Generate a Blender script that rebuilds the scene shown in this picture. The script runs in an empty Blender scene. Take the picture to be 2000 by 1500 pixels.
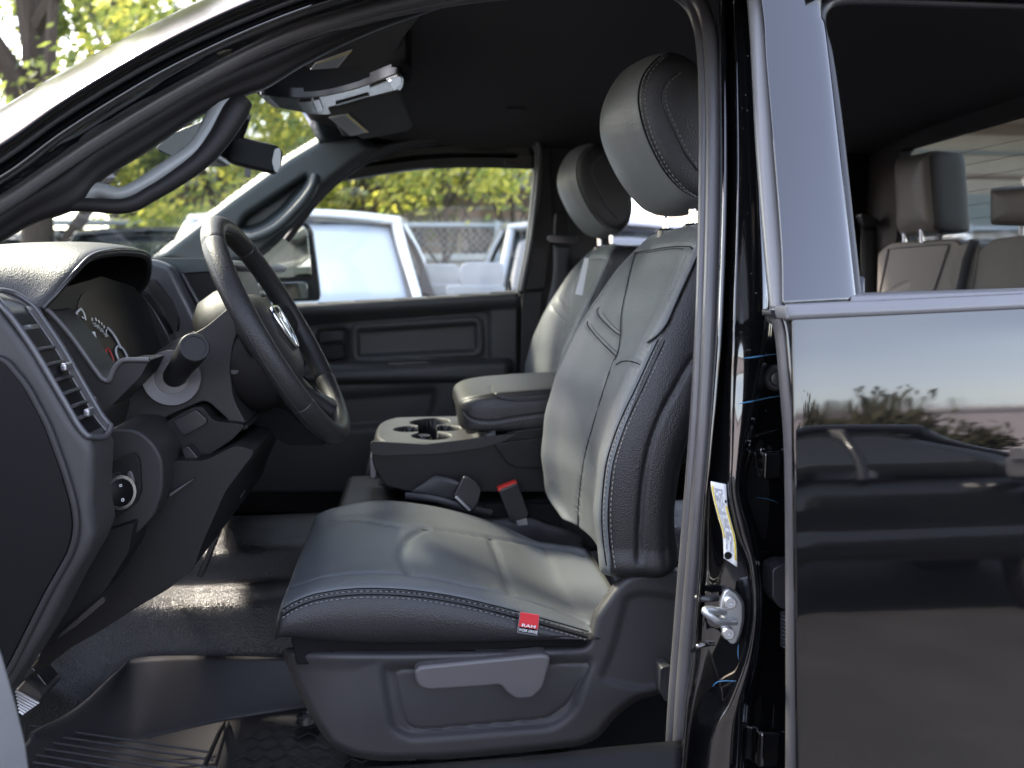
import bpy, bmesh, math, random
from mathutils import Vector, Matrix, kdtree
from mathutils.bvhtree import BVHTree
R = math.radians
random.seed(7)
S = bpy.context.scene

# ---------------------------------------------------------------- camera, world, sun, exposure
FP = 1580.0                      # focal length in photo pixels (2000 px wide)
PITCH = R(7.7); YAW = R(7.0)
CAM = Vector((0.0, 0.0, 1.52))
cd = bpy.data.cameras.new('camera'); cam = bpy.data.objects.new('camera', cd)
S.collection.objects.link(cam); S.camera = cam
cam.location = CAM; cam.rotation_euler = (R(90) - PITCH, 0, -YAW)
cd.sensor_width = 36; cd.lens = FP / 2000 * 36; cd.clip_start = 0.02; cd.clip_end = 2000
cd.dof.use_dof = True; cd.dof.focus_distance = 1.12; cd.dof.aperture_fstop = 4.2

SUN_DIR = Vector((-0.50, 0.45, 0.62)).normalized()
w = bpy.data.worlds.new('World'); S.world = w; w.use_nodes = True
nt = w.node_tree; bg = nt.nodes['Background']
sky = nt.nodes.new('ShaderNodeTexSky'); sky.sky_type = 'NISHITA'; sky.sun_disc = False
sky.sun_elevation = math.asin(SUN_DIR.z); sky.sun_rotation = math.atan2(SUN_DIR.x, SUN_DIR.y)
sky.air_density = 1.0; sky.dust_density = 1.2; sky.ozone_density = 1.0
hs = nt.nodes.new('ShaderNodeHueSaturation'); hs.inputs['Saturation'].default_value = 0.74
sky_bal = nt.nodes.new('ShaderNodeVectorMath'); sky_bal.operation = 'MULTIPLY'; sky_bal.inputs[1].default_value = (1.08, 0.975, 0.955)   # white balance put into the sky colour, warmer and less green
nt.links.new(sky.outputs[0], hs.inputs['Color']); nt.links.new(hs.outputs[0], sky_bal.inputs[0]); nt.links.new(sky_bal.outputs[0], bg.inputs[0]); bg.inputs[1].default_value = 0.15
sl = bpy.data.lights.new('sun', 'SUN'); so = bpy.data.objects.new('sun', sl); S.collection.objects.link(so)
sl.energy = 2.0; sl.angle = R(7); sl.color = (1, 0.90, 0.76)
so.rotation_euler = (-SUN_DIR).to_track_quat('-Z', 'Y').to_euler(); so.location = SUN_DIR * 30
S.view_settings.view_transform = 'Standard'; S.view_settings.look = 'None'
S.view_settings.exposure = 3.05; S.view_settings.gamma = 1
S.render.engine = 'CYCLES'
S.cycles.max_bounces = 10; S.cycles.transparent_max_bounces = 16; S.cycles.diffuse_bounces = 5
S.cycles.glossy_bounces = 5

# ---------------------------------------------------------------- measuring the photo
FWD = Vector((math.sin(YAW) * math.cos(PITCH), math.cos(YAW) * math.cos(PITCH), -math.sin(PITCH)))
RGT = Vector((math.cos(YAW), -math.sin(YAW), 0)); UPV = RGT.cross(FWD)
def P(px, py, y):
    """world point at lateral distance y seen at photo pixel px, py"""
    d = FWD + RGT * ((px - 1000) / FP) + UPV * ((750 - py) / FP)
    return CAM + d * (y / d.y)
def ysurf(z):                    # outer side surface of the truck as a function of height
    if z < 1.48:
        pts = [(0.3, 0.785), (0.8, 0.763), (1.02, 0.7652), (1.10, 0.7682), (1.16, 0.7712), (1.25, 0.7772), (1.34, 0.7868), (1.42, 0.7980), (1.48, 0.8078)]
        for (a, b), (c, d) in zip(pts, pts[1:]):
            if z <= c: return b + (d - b) * max(0, (z - a)) / (c - a)
    return 0.8078 + (z - 1.48) * 0.34
def PL(px, py, off=0.0):         # point on that surface, off metres further in
    y = 0.85 + off
    for _ in range(12): y = ysurf(P(px, py, y).z) + off
    return P(px, py, y)
def ray(px, py): return (P(px, py, 1.0) - CAM).normalized()

# ---------------------------------------------------------------- materials
MATS = {}
def mat(name, col, rough=0.5, metal=0.0, bump=None, coat=0.0, ior=None, vary=None, spec=None, trans=None):
    m = bpy.data.materials.new(name); m.use_nodes = True; MATS[name] = m
    n = m.node_tree.nodes; l = m.node_tree.links; b = n['Principled BSDF']
    b.inputs['Base Color'].default_value = (*col, 1); b.inputs['Roughness'].default_value = rough
    b.inputs['Metallic'].default_value = metal
    if coat: b.inputs['Coat Weight'].default_value = coat; b.inputs['Coat Roughness'].default_value = 0.02
    if ior: b.inputs['IOR'].default_value = ior
    if spec is not None: b.inputs['Specular IOR Level'].default_value = spec
    tc = n.new('ShaderNodeTexCoord')
    if bump:
        kind, sc, st, dist = bump
        t = n.new('ShaderNodeTexVoronoi' if kind == 'v' else 'ShaderNodeTexNoise'); t.inputs['Scale'].default_value = sc
        if kind == 'n': t.inputs['Detail'].default_value = 4
        l.new(tc.outputs['Object'], t.inputs['Vector'])
        bp = n.new('ShaderNodeBump'); bp.inputs['Strength'].default_value = st; bp.inputs['Distance'].default_value = dist
        l.new(t.outputs[0], bp.inputs['Height']); l.new(bp.outputs[0], b.inputs['Normal'])
    if vary:                     # wear and tonal variation belonging to the thing itself
        sc, amt, ramt = vary
        t = n.new('ShaderNodeTexNoise'); t.inputs['Scale'].default_value = sc; t.inputs['Detail'].default_value = 6
        l.new(tc.outputs['Object'], t.inputs['Vector'])
        r = n.new('ShaderNodeMapRange'); r.inputs[1].default_value = 0.3; r.inputs[2].default_value = 0.7
        r.inputs[3].default_value = 1 - amt; r.inputs[4].default_value = 1 + amt
        l.new(t.outputs[0], r.inputs[0])
        mx = n.new('ShaderNodeVectorMath'); mx.operation = 'SCALE'; mx.inputs[0].default_value = col
        l.new(r.outputs[0], mx.inputs['Scale']); l.new(mx.outputs[0], b.inputs['Base Color'])
        if ramt:
            r2 = n.new('ShaderNodeMapRange'); r2.inputs[1].default_value = 0.3; r2.inputs[2].default_value = 0.7
            r2.inputs[3].default_value = max(0.01, rough - ramt); r2.inputs[4].default_value = rough + ramt
            l.new(t.outputs[0], r2.inputs[0]); l.new(r2.outputs[0], b.inputs['Roughness'])
    return m
def glass(name, tint, refl_ior=1.45, rough=0.0, cap=0.9):
    m = bpy.data.materials.new(name); m.use_nodes = True; MATS[name] = m
    n = m.node_tree.nodes; l = m.node_tree.links; n.remove(n['Principled BSDF'])
    o = n['Material Output']; t = n.new('ShaderNodeBsdfTransparent'); t.inputs[0].default_value = (*tint, 1)
    g = n.new('ShaderNodeBsdfGlossy'); g.inputs['Roughness'].default_value = rough
    lw = n.new('ShaderNodeLayerWeight'); pw = n.new('ShaderNodeMath'); pw.operation = 'POWER'; pw.inputs[1].default_value = 5
    f0 = 2 * ((refl_ior - 1) / (refl_ior + 1)) ** 2
    ma = n.new('ShaderNodeMath'); ma.operation = 'MULTIPLY_ADD'; ma.inputs[1].default_value = cap - f0; ma.inputs[2].default_value = f0
    l.new(lw.outputs['Facing'], pw.inputs[0]); l.new(pw.outputs[0], ma.inputs[0])
    mx = n.new('ShaderNodeMixShader'); l.new(ma.outputs[0], mx.inputs[0]); l.new(t.outputs[0], mx.inputs[1]); l.new(g.outputs[0], mx.inputs[2])
    l.new(mx.outputs[0], o.inputs[0]); return m
GRAIN = ('v', 430, 0.42, 0.0008)
mat('leather_grey', (0.092, 0.098, 0.102), 0.46, bump=GRAIN, vary=(3, 0.06, 0.05), spec=0.30)
mat('leather_taupe', (0.108, 0.099, 0.093), 0.45, bump=GRAIN, vary=(3, 0.05, 0.04), spec=0.3)
mat('leather_black', (0.014, 0.0135, 0.0145), 0.42, bump=('v', 480, 0.5, 0.0009), vary=(4, 0.1, 0.04), spec=0.38)
mat('leather_wheel', (0.014, 0.0135, 0.014), 0.46, spec=0.3, bump=('v', 420, 0.5, 0.0008))
mat('fabric_black', (0.007, 0.007, 0.0075), 0.9, spec=0.08, bump=('n', 900, 0.4, 0.0006))
mat('plastic_dark', (0.010, 0.0095, 0.010), 0.50, bump=('n', 1100, 0.5, 0.0006), vary=(5, 0.08, 0.04), spec=0.2)
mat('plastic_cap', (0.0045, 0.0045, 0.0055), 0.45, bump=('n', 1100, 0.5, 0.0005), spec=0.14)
mat('plastic_mid', (0.019, 0.018, 0.0185), 0.50, bump=('n', 1000, 0.5, 0.0006), vary=(5, 0.06, 0.04), spec=0.28)
mat('plastic_grey', (0.065, 0.061, 0.062), 0.42, bump=('n', 1000, 0.2, 0.0004))
mat('plastic_green', (0.030, 0.036, 0.037), 0.42, bump=('n', 1000, 0.3, 0.0004))
mat('plastic_smooth', (0.014, 0.014, 0.016), 0.25)
mat('plastic_gloss', (0.008, 0.008, 0.009), 0.08, coat=0.5)
mat('rubber', (0.020, 0.020, 0.022), 0.42, vary=(12, 0.15, 0.06))
mat('trim_satin', (0.050, 0.049, 0.054), 0.30, vary=(8, 0.1, 0.05))
mat('trim_pale', (0.125, 0.125, 0.128), 0.32, vary=(8, 0.06, 0.04))
mat('seal_rubber', (0.055, 0.053, 0.055), 0.36, vary=(9, 0.15, 0.06))
mat('handle_lit', (0.16, 0.17, 0.165), 0.35)  # windshield light put into the colour: handle paler than the trim
mat('headliner', (0.040, 0.037, 0.038), 0.95, spec=0.08, bump=('n', 1500, 0.4, 0.0004))
mat('visor', (0.055, 0.053, 0.053), 0.9, spec=0.1, bump=('n', 1500, 0.4, 0.0004))
mat('vinyl_floor', (0.012, 0.012, 0.013), 0.30, bump=('v', 430, 0.85, 0.0013))
mat('mat_rubber', (0.018, 0.017, 0.019), 0.5, spec=0.28, bump=('n', 600, 0.3, 0.0005))
mat('paint_black', (0.0025, 0.0025, 0.003), 0.03, coat=0.7, ior=1.45, bump=('n', 90, 0.012, 0.001))
mat('paint_dewy', (0.004, 0.004, 0.005), 0.13, ior=1.35, spec=0.14, bump=('n', 700, 0.10, 0.0006))
mat('console_gloss', (0.010, 0.010, 0.011), 0.20, spec=0.16)
mat('plastic_base', (0.030, 0.029, 0.030), 0.48, bump=('n', 1000, 0.5, 0.0006), vary=(5, 0.06, 0.04), spec=0.35)
mat('plastic_door', (0.034, 0.034, 0.034), 0.5, bump=('n', 900, 0.4, 0.0006), spec=0.35)
mat('paint_jamb', (0.003, 0.003, 0.0035), 0.04, coat=1.0, ior=1.55)
mat('applique', (0.006, 0.006, 0.007), 0.10, coat=1.0, ior=1.6)
mat('chrome', (0.75, 0.75, 0.76), 0.08, 1.0)
mat('silver', (0.40, 0.40, 0.42), 0.30, 0.9)
mat('zinc', (0.42, 0.43, 0.44), 0.36, 0.85, bump=('n', 200, 0.15, 0.0005))
mat('thread', (0.11, 0.11, 0.11), 0.7)
mat('seam_shadow', (0.006, 0.006, 0.006), 0.9, spec=0.1)  # groove shade laid in as dark tubes along the seams
mat('thread_dark', (0.020, 0.020, 0.021), 0.7)
mat('red_cloth', (0.45, 0.020, 0.025), 0.75, bump=('n', 800, 0.5, 0.0004))
mat('red_plastic', (0.50, 0.025, 0.018), 0.35)
mat('grey_cloth', (0.10, 0.10, 0.11), 0.8)
mat('white_print', (0.62, 0.62, 0.62), 0.6)
mat('paper', (0.60, 0.60, 0.60), 0.7)
mat('label_paper', (0.36, 0.36, 0.38), 0.7)
mat('label_yellow', (0.55, 0.42, 0.03), 0.6)
mat('label_ink', (0.10, 0.10, 0.11), 0.7)
mat('belt', (0.020, 0.020, 0.023), 0.55, bump=('n', 500, 0.5, 0.0006))
mat('blue_mark', (0.05, 0.17, 0.30), 0.6)
mat('lens_milky', (0.30, 0.30, 0.31), 0.2)
mat('gauge_face', (0.004, 0.004, 0.0045), 0.4, spec=0.1)
mat('gauge_silver', (0.55, 0.55, 0.56), 0.4)
mat('needle_red', (0.5, 0.01, 0.02), 0.4)
mat('mirror', (0.9, 0.9, 0.9), 0.01, 1.0)
glass('window_glass', (0.90, 0.93, 0.90), 1.2)
glass('windshield_glass', (0.80, 0.86, 0.80))
glass('rear_glass', (0.60, 0.62, 0.60), 1.35)
glass('tint_glass', (0.55, 0.58, 0.58), 1.25)
def M(x): return MATS[x] if isinstance(x, str) else x

# ---------------------------------------------------------------- mesh helpers
ORG = {}
def link(name, me, m, parent=None, smooth=True, recentre=True):
    ms = m if isinstance(m, (list, tuple)) else [m]
    for q in ms: me.materials.append(M(q))
    if smooth: me.shade_smooth()
    o = bpy.data.objects.new(name, me); S.collection.objects.link(o)
    c = Vector((0, 0, 0))
    if recentre and len(me.vertices):
        xs = [v.co for v in me.vertices]
        c = Vector([(min(p[i] for p in xs) + max(p[i] for p in xs)) / 2 for i in range(3)])
        me.transform(Matrix.Translation(-c))
    ORG[o.name] = c
    if parent is not None:
        o.parent = parent; o.location = c - ORG[parent.name]
    else: o.location = c
    return o
def empty(name, loc):
    o = bpy.data.objects.new(name, None); S.collection.objects.link(o); o.location = loc
    o.empty_display_size = 0.2; ORG[o.name] = Vector(loc); return o
def tag(o, label, cat=None, group=None, kind=None):
    if label: o['label'] = label
    if cat: o['category'] = cat
    if group: o['group'] = group
    if kind: o['kind'] = kind
    return o
def mesh(name, vs, fs, m, parent=None, smooth=True, bev=0, seg=2, sub=0, sol=0, ang=35, mi=None, weld=False):
    me = bpy.data.meshes.new(name); me.from_pydata([tuple(v) for v in vs], [], fs); me.update()
    if mi: me.polygons.foreach_set('material_index', mi)
    bm = bmesh.new(); bm.from_mesh(me)
    if weld: bmesh.ops.remove_doubles(bm, verts=bm.verts, dist=1e-5)
    bmesh.ops.recalc_face_normals(bm, faces=bm.faces); bm.to_mesh(me); bm.free()
    o = link(name, me, m, parent, smooth)
    if smooth and (bev or ang < 180) and not sub and not mi:
        me.set_sharp_from_angle(angle=R(ang)) if not bev else None
    if sol: md = o.modifiers.new('s', 'SOLIDIFY'); md.thickness = sol; md.offset = 0
    if bev:
        md = o.modifiers.new('b', 'BEVEL'); md.width = bev; md.segments = seg; md.limit_method = 'ANGLE'; md.angle_limit = R(30)
        md.harden_normals = True
    if sub: md = o.modifiers.new('u', 'SUBSURF'); md.levels = sub; md.render_levels = sub
    return o
def cr(pts, n, closed=False):
    """n samples of a Catmull-Rom spline through pts"""
    pts = [Vector(p) for p in pts]; k = len(pts); out = []
    segs = k if closed else k - 1
    for i in range(n):
        t = i * segs / (n if closed else (n - 1)); s = min(int(t), segs - 1); f = t - s
        g = (lambda j: pts[j % k]) if closed else (lambda j: pts[max(0, min(k - 1, j))])
        a, b, c, d = g(s - 1), g(s), g(s + 1), g(s + 2)
        if not closed:
            if s == 0: a = b * 2 - c
            if s + 1 == k - 1: d = c * 2 - b
        out.append(0.5 * ((2 * b) + (c - a) * f + (2 * a - 5 * b + 4 * c - d) * f * f + (3 * b - a - 3 * c + d) * f ** 3))
    return out
def net(rows, nu, nv, closed_v=False):
    """interpolated grid: nu along the rows list, nv across each row"""
    r = [cr(x, nv, closed_v) for x in rows]
    cols = [cr([r[i][j] for i in range(len(r))], nu) for j in range(nv)]
    return [[cols[j][i] for j in range(nv)] for i in range(nu)]
def gridfaces(nu, nv, closed_v=False):
    f = []
    for i in range(nu - 1):
        for j in range(nv if closed_v else nv - 1):
            f.append((i * nv + j, i * nv + (j + 1) % nv, (i + 1) * nv + (j + 1) % nv, (i + 1) * nv + j))
    return f
def surf(name, g, m, parent=None, closed_v=False, cap=False, sol=0, matfn=None, grooves=(), smooth=True):
    nu, nv = len(g), len(g[0]); vs = [p.copy() for r in g for p in r]; fs = gridfaces(nu, nv, closed_v)
    if grooves:
        nrm = [Vector((0, 0, 0)) for _ in vs]
        for f in fs:
            a, b, c, d = [vs[k] for k in f]; q = (c - a).cross(d - b)
            for k in f: nrm[k] += q
        cen = sum(vs, Vector()) / len(vs)
        ref = cen if closed_v else None
        sg = sum((1 if nrm[k].dot((vs[k] - ref) if ref else (CAM - vs[k])) > 0 else -1) for k in range(0, len(vs), 7))
        if sg < 0: nrm = [-q for q in nrm]
        for line, wd, dp in grooves:
            if not line: continue
            kd = kdtree.KDTree(len(line))
            for i, p in enumerate(line): kd.insert(p, i)
            kd.balance()
            for k, v in enumerate(vs):
                _, _, d = kd.find(v)
                if d < wd * 3 and nrm[k].length > 0:
                    vs[k] = v - nrm[k].normalized() * dp * math.exp(-(d / wd) ** 2)
    mi = [matfn((k // (nv if closed_v else nv - 1)) / (nu - 1), (k % (nv if closed_v else nv - 1)) / (nv - 1)) for k in range(len(fs))] if matfn else None
    if cap:
        if mi: mi += [mi[0], mi[-1]]
        fs = fs + [tuple(range(nv)), tuple((nu - 1) * nv + j for j in range(nv))]
    return mesh(name, vs, fs, m, parent, smooth, sol=sol, mi=mi, ang=60 if cap and smooth else 180)
def sgn_out(g, sgn):             # orientation helper for grooves: flip the row order so normals face out
    return g if sgn > 0 else [list(reversed(r)) for r in g]
def dense(pts, step=0.002):
    out = []
    for a, b in zip(pts, pts[1:]):
        n = max(1, int((b - a).length / step))
        out += [a.lerp(b, i / n) for i in range(n)]
    return out + [pts[-1]]
def tubeg(pts, r, n=10, sx=1.0, up=None):
    vs, fs = [], []; k = len(pts)
    rr = r if isinstance(r, (list, tuple)) else [r] * k
    ref = Vector(up) if up else None; prev = None
    for i, p in enumerate(pts):
        t = (pts[min(i + 1, k - 1)] - pts[max(i - 1, 0)]).normalized()
        if ref: a = t.cross(ref)
        elif prev is None: a = t.cross(Vector((0, 0, 1)) if abs(t.z) < 0.9 else Vector((1, 0, 0)))
        else: a = prev - t * prev.dot(t)
        a = a.normalized() if a.length > 1e-8 else Vector((1, 0, 0)); prev = a; b = t.cross(a)
        for j in range(n):
            q = 2 * math.pi * j / n; vs.append(p + a * math.cos(q) * rr[i] * sx + b * math.sin(q) * rr[i])
    fs = gridfaces(k, n, True)
    fs += [tuple(range(n))[::-1], tuple((k - 1) * n + j for j in range(n))]
    return vs, fs
def tube(name, pts, r, m, parent=None, n=12, spl=0, sx=1.0, up=None, closed=False):
    pts = [Vector(p) for p in pts]
    if spl:
        if isinstance(r, (list, tuple)):
            r = [v.x for v in cr([Vector((q, 0, 0)) for q in r], spl, closed)]
        pts = cr(pts, spl, closed)
    if closed: pts = pts + [pts[0]]; r = r + [r[0]] if isinstance(r, list) else r
    vs, fs = tubeg(pts, r, n, sx, up)
    return mesh(name, vs, fs, m, parent, True, ang=50)
def prism(name, pts, off, m, parent=None, bev=0.0, seg=3, smooth=True):
    pts = [Vector(p) for p in pts]; off = Vector(off); k = len(pts)
    vs = pts + [p + off for p in pts]
    fs = [tuple(range(k)), tuple(range(2 * k - 1, k - 1, -1))] + [(i, (i + 1) % k, k + (i + 1) % k, k + i) for i in range(k)]
    return mesh(name, vs, fs, m, parent, smooth, bev=bev, seg=seg)
def pprism(name, pxs, y0, y1, m, parent=None, bev=0.0, seg=3, spl=0):
    """side profile measured at distance y0, carried through to y1 across the truck"""
    pts = [P(a, b, y0) for a, b in pxs]
    if spl: pts = cr(pts, spl, True)
    return prism(name, pts, (0, y1 - y0, 0), m, parent, bev, seg)
def box(name, c, s, m, parent=None, bev=0.0, rot=None, seg=3):
    c = Vector(c); h = Vector(s) / 2; vs = []
    for x in (-1, 1):
        for y in (-1, 1):
            for z in (-1, 1):
                v = Vector((x * h.x, y * h.y, z * h.z)); v = (rot @ v) if rot else v; vs.append(c + v)
    fs = [(0, 1, 3, 2), (4, 6, 7, 5), (0, 4, 5, 1), (2, 3, 7, 6), (0, 2, 6, 4), (1, 5, 7, 3)]
    return mesh(name, vs, fs, m, parent, True, bev=bev, seg=seg)
def lathe(name, prof, c, axis, m, parent=None, n=40, sx=1.0):
    """prof: list of (distance along axis, radius)"""
    ax = Vector(axis).normalized(); q = ax.to_track_quat('Z', 'Y'); vs = []
    for h, r in prof:
        for j in range(n):
            a = 2 * math.pi * j / n; vs.append(Vector(c) + q @ Vector((r * math.cos(a) * sx, r * math.sin(a), h)))
    fs = gridfaces(len(prof), n, True) + [tuple(range(n)), tuple((len(prof) - 1) * n + j for j in range(n))]
    return mesh(name, vs, fs, m, parent, True, ang=40)
def sdp(x, y, poly):
    """signed distance to polygon, negative inside"""
    d = 1e18; s = False; n = len(poly); j = n - 1; best = None
    for i in range(n):
        ax, ay = poly[i]; bx, by = poly[j]; ex, ey = bx - ax, by - ay; wx, wy = x - ax, y - ay
        t = max(0, min(1, (wx * ex + wy * ey) / (ex * ex + ey * ey + 1e-12))); qx, qy = wx - ex * t, wy - ey * t
        dd = qx * qx + qy * qy
        if dd < d: d = dd; best = (ax + ex * t, ay + ey * t)
        if (ay > y) != (by > y) and x < (bx - ax) * (y - ay) / (by - ay + 1e-12) + ax: s = not s
        j = i
    d = math.sqrt(d); return (-d if s else d), best
def sm(x, a, b):
    t = max(0, min(1, (x - a) / (b - a))); return t * t * (3 - 2 * t)
def rnd(poly, r, k=5):
    """round the corners of a 2-D polygon"""
    out = []; n = len(poly)
    for i in range(n):
        p = Vector(poly[i]); a = Vector(poly[i - 1]); b = Vector(poly[(i + 1) % n])
        da = (a - p); db = (b - p); q = min(r, da.length * 0.45, db.length * 0.45)
        s = p + da.normalized() * q; e = p + db.normalized() * q
        for j in range(k + 1):
            t = j / k; v = s * (1 - t) ** 2 + p * 2 * t * (1 - t) + e * t * t; out.append((v.x, v.y))
    return out
def relief(name, outline, place, hf, m, parent=None, res=4, sol=0.006, matfn=None):
    """moulded panel: outline in photo pixels, place(px,py,h) gives the world point raised by h"""
    xs = [p[0] for p in outline]; ys = [p[1] for p in outline]
    nx = int((max(xs) - min(xs)) / res) + 2; ny = int((max(ys) - min(ys)) / res) + 2
    pos = {}; ins = {}
    for i in range(nx):
        for j in range(ny):
            x = min(xs) + i * res; y = min(ys) + j * res; d, b = sdp(x, y, outline); ins[i, j] = d <= 0
            pos[i, j] = (x, y) if d <= 0 else b
    vs, idx, fs = [], {}, []
    def vid(k):
        if k not in idx: idx[k] = len(vs); x, y = pos[k]; vs.append(place(x, y, hf(x, y)))
        return idx[k]
    mi = []
    for i in range(nx - 1):
        for j in range(ny - 1):
            ks = [(i, j), (i + 1, j), (i + 1, j + 1), (i, j + 1)]
            if any(ins[k] for k in ks):
                u = []
                for k in ks:
                    if not u or (Vector(pos[k]) - Vector(pos[u[-1]])).length > 1e-6: u.append(k)
                if len(u) > 2 and (Vector(pos[u[0]]) - Vector(pos[u[-1]])).length < 1e-6: u.pop()
                if len(u) > 2: fs.append(tuple(vid(k) for k in u)); mi.append(matfn(*pos[ks[0]]) if matfn else 0)
    return mesh(name, vs, fs, m, parent, True, sol=sol, ang=180, mi=mi if matfn else None)
def flat(y): return lambda px, py, h: P(px, py, y - h)
def side(off): return lambda px, py, h: (lambda p: P(px, py, p.y - h))(PL(px, py, off))
def bvh_of(g, closed=False):
    nv = len(g[0]); return BVHTree.FromPolygons([p for r in g for p in r], gridfaces(len(g), nv, closed))
def onto(bvh, pxs, n=0, off=0.0):
    """lay a photo-pixel polyline on a surface as seen by the camera"""
    q = [Vector((a, b, 0)) for a, b in pxs]
    if n: q = cr(q, n)
    out = []
    for v in q:
        loc, nr, _, _ = bvh.ray_cast(CAM, ray(v.x, v.y))
        if loc is not None:
            if nr.dot(CAM - loc) < 0: nr = -nr
            out.append(loc + nr * off)
    return out
def stitches(name, lines, m, parent, pitch=0.006, ln=0.0036, r=0.0006):
    last = None
    for line in lines:
        vs, fs = [], []
        line = dense(line, 0.0012); acc = 0; i = 0
        while i < len(line) - 1:
            j = i; d = 0
            while j < len(line) - 1 and d < ln: d += (line[j + 1] - line[j]).length; j += 1
            if j - i >= 1:
                a, b = tubeg([line[i], line[(i + j) // 2] if j - i > 1 else line[i].lerp(line[j], 0.5), line[j]], [r * 0.6, r, r * 0.6], 5); o = len(vs); vs += a; fs += [tuple(k + o for k in f) for f in b]
            d = 0
            while j < len(line) - 1 and d < pitch - ln: d += (line[j + 1] - line[j]).length; j += 1
            i = j if j > i else i + 1
        if vs: last = mesh(name, vs, fs, m, parent)
    return last
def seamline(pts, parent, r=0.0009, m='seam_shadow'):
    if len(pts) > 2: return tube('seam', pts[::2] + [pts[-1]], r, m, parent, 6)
def quad(name, pts, m, parent=None, th=0.0006):
    a, b, c, d = [Vector(p) for p in pts]; n = (b - a).cross(d - a).normalized()
    if n.dot(CAM - a) < 0: n = -n
    return prism(name, [a, b, c, d], n * th, m, parent)
def text(name, s, o, right, up, h, m, parent, depth=0.0003, sx=1.0, align='CENTER', bold=0.0):
    cu = bpy.data.curves.new(name, 'FONT'); cu.body = s; cu.size = 1; cu.align_x = align; cu.align_y = 'CENTER'; cu.offset = bold
    t = bpy.data.objects.new(name, cu); S.collection.objects.link(t); bpy.context.view_layer.update()
    me = bpy.data.meshes.new_from_object(t); bpy.data.objects.remove(t)
    right = Vector(right).normalized(); up = Vector(up); up = (up - right * up.dot(right)).normalized(); n = right.cross(up)
    o = Vector(o)
    for v in me.vertices: v.co = o + right * v.co.x * h * sx + up * v.co.y * h + n * depth
    me.name = name; return link(name, me, m, parent, False)
def join(name, parts, m, parent=None, bev=0, ang=40):
    """several (verts, faces) joined into one mesh"""
    vs, fs = [], []
    for a, b in parts: o = len(vs); vs += a; fs += [tuple(k + o for k in f) for f in b]
    return mesh(name, vs, fs, m, parent, True, bev=bev, ang=ang)
def boxg(c, s, rot=None):
    c = Vector(c); h = Vector(s) / 2; vs = []
    for x in (-1, 1):
        for y in (-1, 1):
            for z in (-1, 1):
                v = Vector((x * h.x, y * h.y, z * h.z)); v = (rot @ v) if rot else v; vs.append(c + v)
    return vs, [(0, 1, 3, 2), (4, 6, 7, 5), (0, 4, 5, 1), (2, 3, 7, 6), (0, 2, 6, 4), (1, 5, 7, 3)]

# ================================================================= THE TRUCK
truck = empty('pickup_truck', (0.6, 1.77, 0.0))
tag(truck, 'black crew cab pickup truck with open front doorway, dark grey cabin and closed rear door', 'pickup truck')
def part(o, label=None):
    if label: o['label'] = label
    return o

# ---------------------------------------------------------------- driver seat
Q = 12
def curvex(pxs, y):
    """x as a function of z from measured points at distance y"""
    pts = sorted([(P(a, b, y).z, P(a, b, y).x) for a, b in pxs])
    def f(z):
        if z <= pts[0][0]: return pts[0][1]
        for (a, b), (c, d) in zip(pts, pts[1:]):
            if z <= c: return b + (d - b) * (z - a) / (c - a)
        return pts[-1][1]
    return f
# cushion: closed sections across the seat, from nose to back
st = [  # near px, seam py, crest py, bottom py, far crest py, centre drop
    (556, 1186, 1158, 1250, 1000, 0.002), (620, 1160, 1130, 1256, 985, 0.004), (720, 1150, 1118, 1262, 975, 0.006),
    (830, 1156, 1124, 1262, 982, 0.008), (930, 1174, 1140, 1260, 997, 0.015), (1040, 1204, 1172, 1256, 1022, 0.020), (1130, 1232, 1202, 1250, 1052, 0.020)]
rows = []
for a, b, c, d, e, dr in st:
    x = P(a, b, 1.10).x
    def zz(py, y):               # height at (x, y) of photo row py
        px = 1000; p = None
        for _ in range(8):
            p = P(px, py, y); px += (x - p.x) * FP / y
        return p.z
    zs, zc, zb, zf = zz(b, 1.10), zz(c, 1.15), zz(d, 1.09), zz(e, 1.54)
    zm = (zc + zf) / 2 - dr
    rows.append([Vector(q) for q in ((x, 1.18, zb - 0.01), (x, 1.10, zb), (x, 1.083, (zb + zs) / 2), (x, 1.10, zs), (x, 1.15, zc), (x, 1.215, (zc * 2 + zm) / 3 - 0.002),
                 (x, 1.34, zm + 0.004), (x, 1.465, (zf * 2 + zm) / 3 - 0.002), (x, 1.53, zf), (x, 1.585, zf - 0.03), (x, 1.595, zb + 0.03), (x, 1.52, zb - 0.01))])
def squash(r, dx, sy, top, bot):
    zb = min(p.z for p in r); zt = max(p.z for p in r); out = []
    for k, p in enumerate(r):
        f = (p.z - zb) / (zt - zb)
        out.append(Vector((p.x + dx, 1.34 + (p.y - 1.34) * sy, zb + bot + (p.z - zb) * (zt - top - zb - bot) / (zt - zb))))
    if dx < 0:                   # round the nose keeping the seam level
        out[3].z = min(r[3].z - 0.1 * top, out[4].z - 0.010); out[9].z = min(r[9].z, out[8].z - 0.012)
        out[2].z = min(r[2].z, out[3].z - 0.018); out[10].z = min(r[10].z, out[9].z - 0.018)
    return out
f0 = rows[0]
rows = [squash(f0, -0.022, 0.72, 0.046, 0.012), squash(f0, -0.019, 0.86, 0.034, 0.005), squash(f0, -0.011, 0.955, 0.014, 0.0)] + rows
l0 = rows[-1]
rows += [squash(l0, 0.030, 0.965, 0.010, 0), squash(l0, 0.070, 0.90, 0.020, 0.002), squash(l0, 0.10, 0.86, 0.034, 0.006)]
NU = 150; NV = Q * 14
cg = net(rows, NU, NV, True); cb = bvh_of(cg, True)
near_seam = [(552, 1190), (575, 1176), (620, 1160), (700, 1150), (800, 1153), (900, 1168), (1000, 1192), (1080, 1214), (1150, 1234)]
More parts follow.
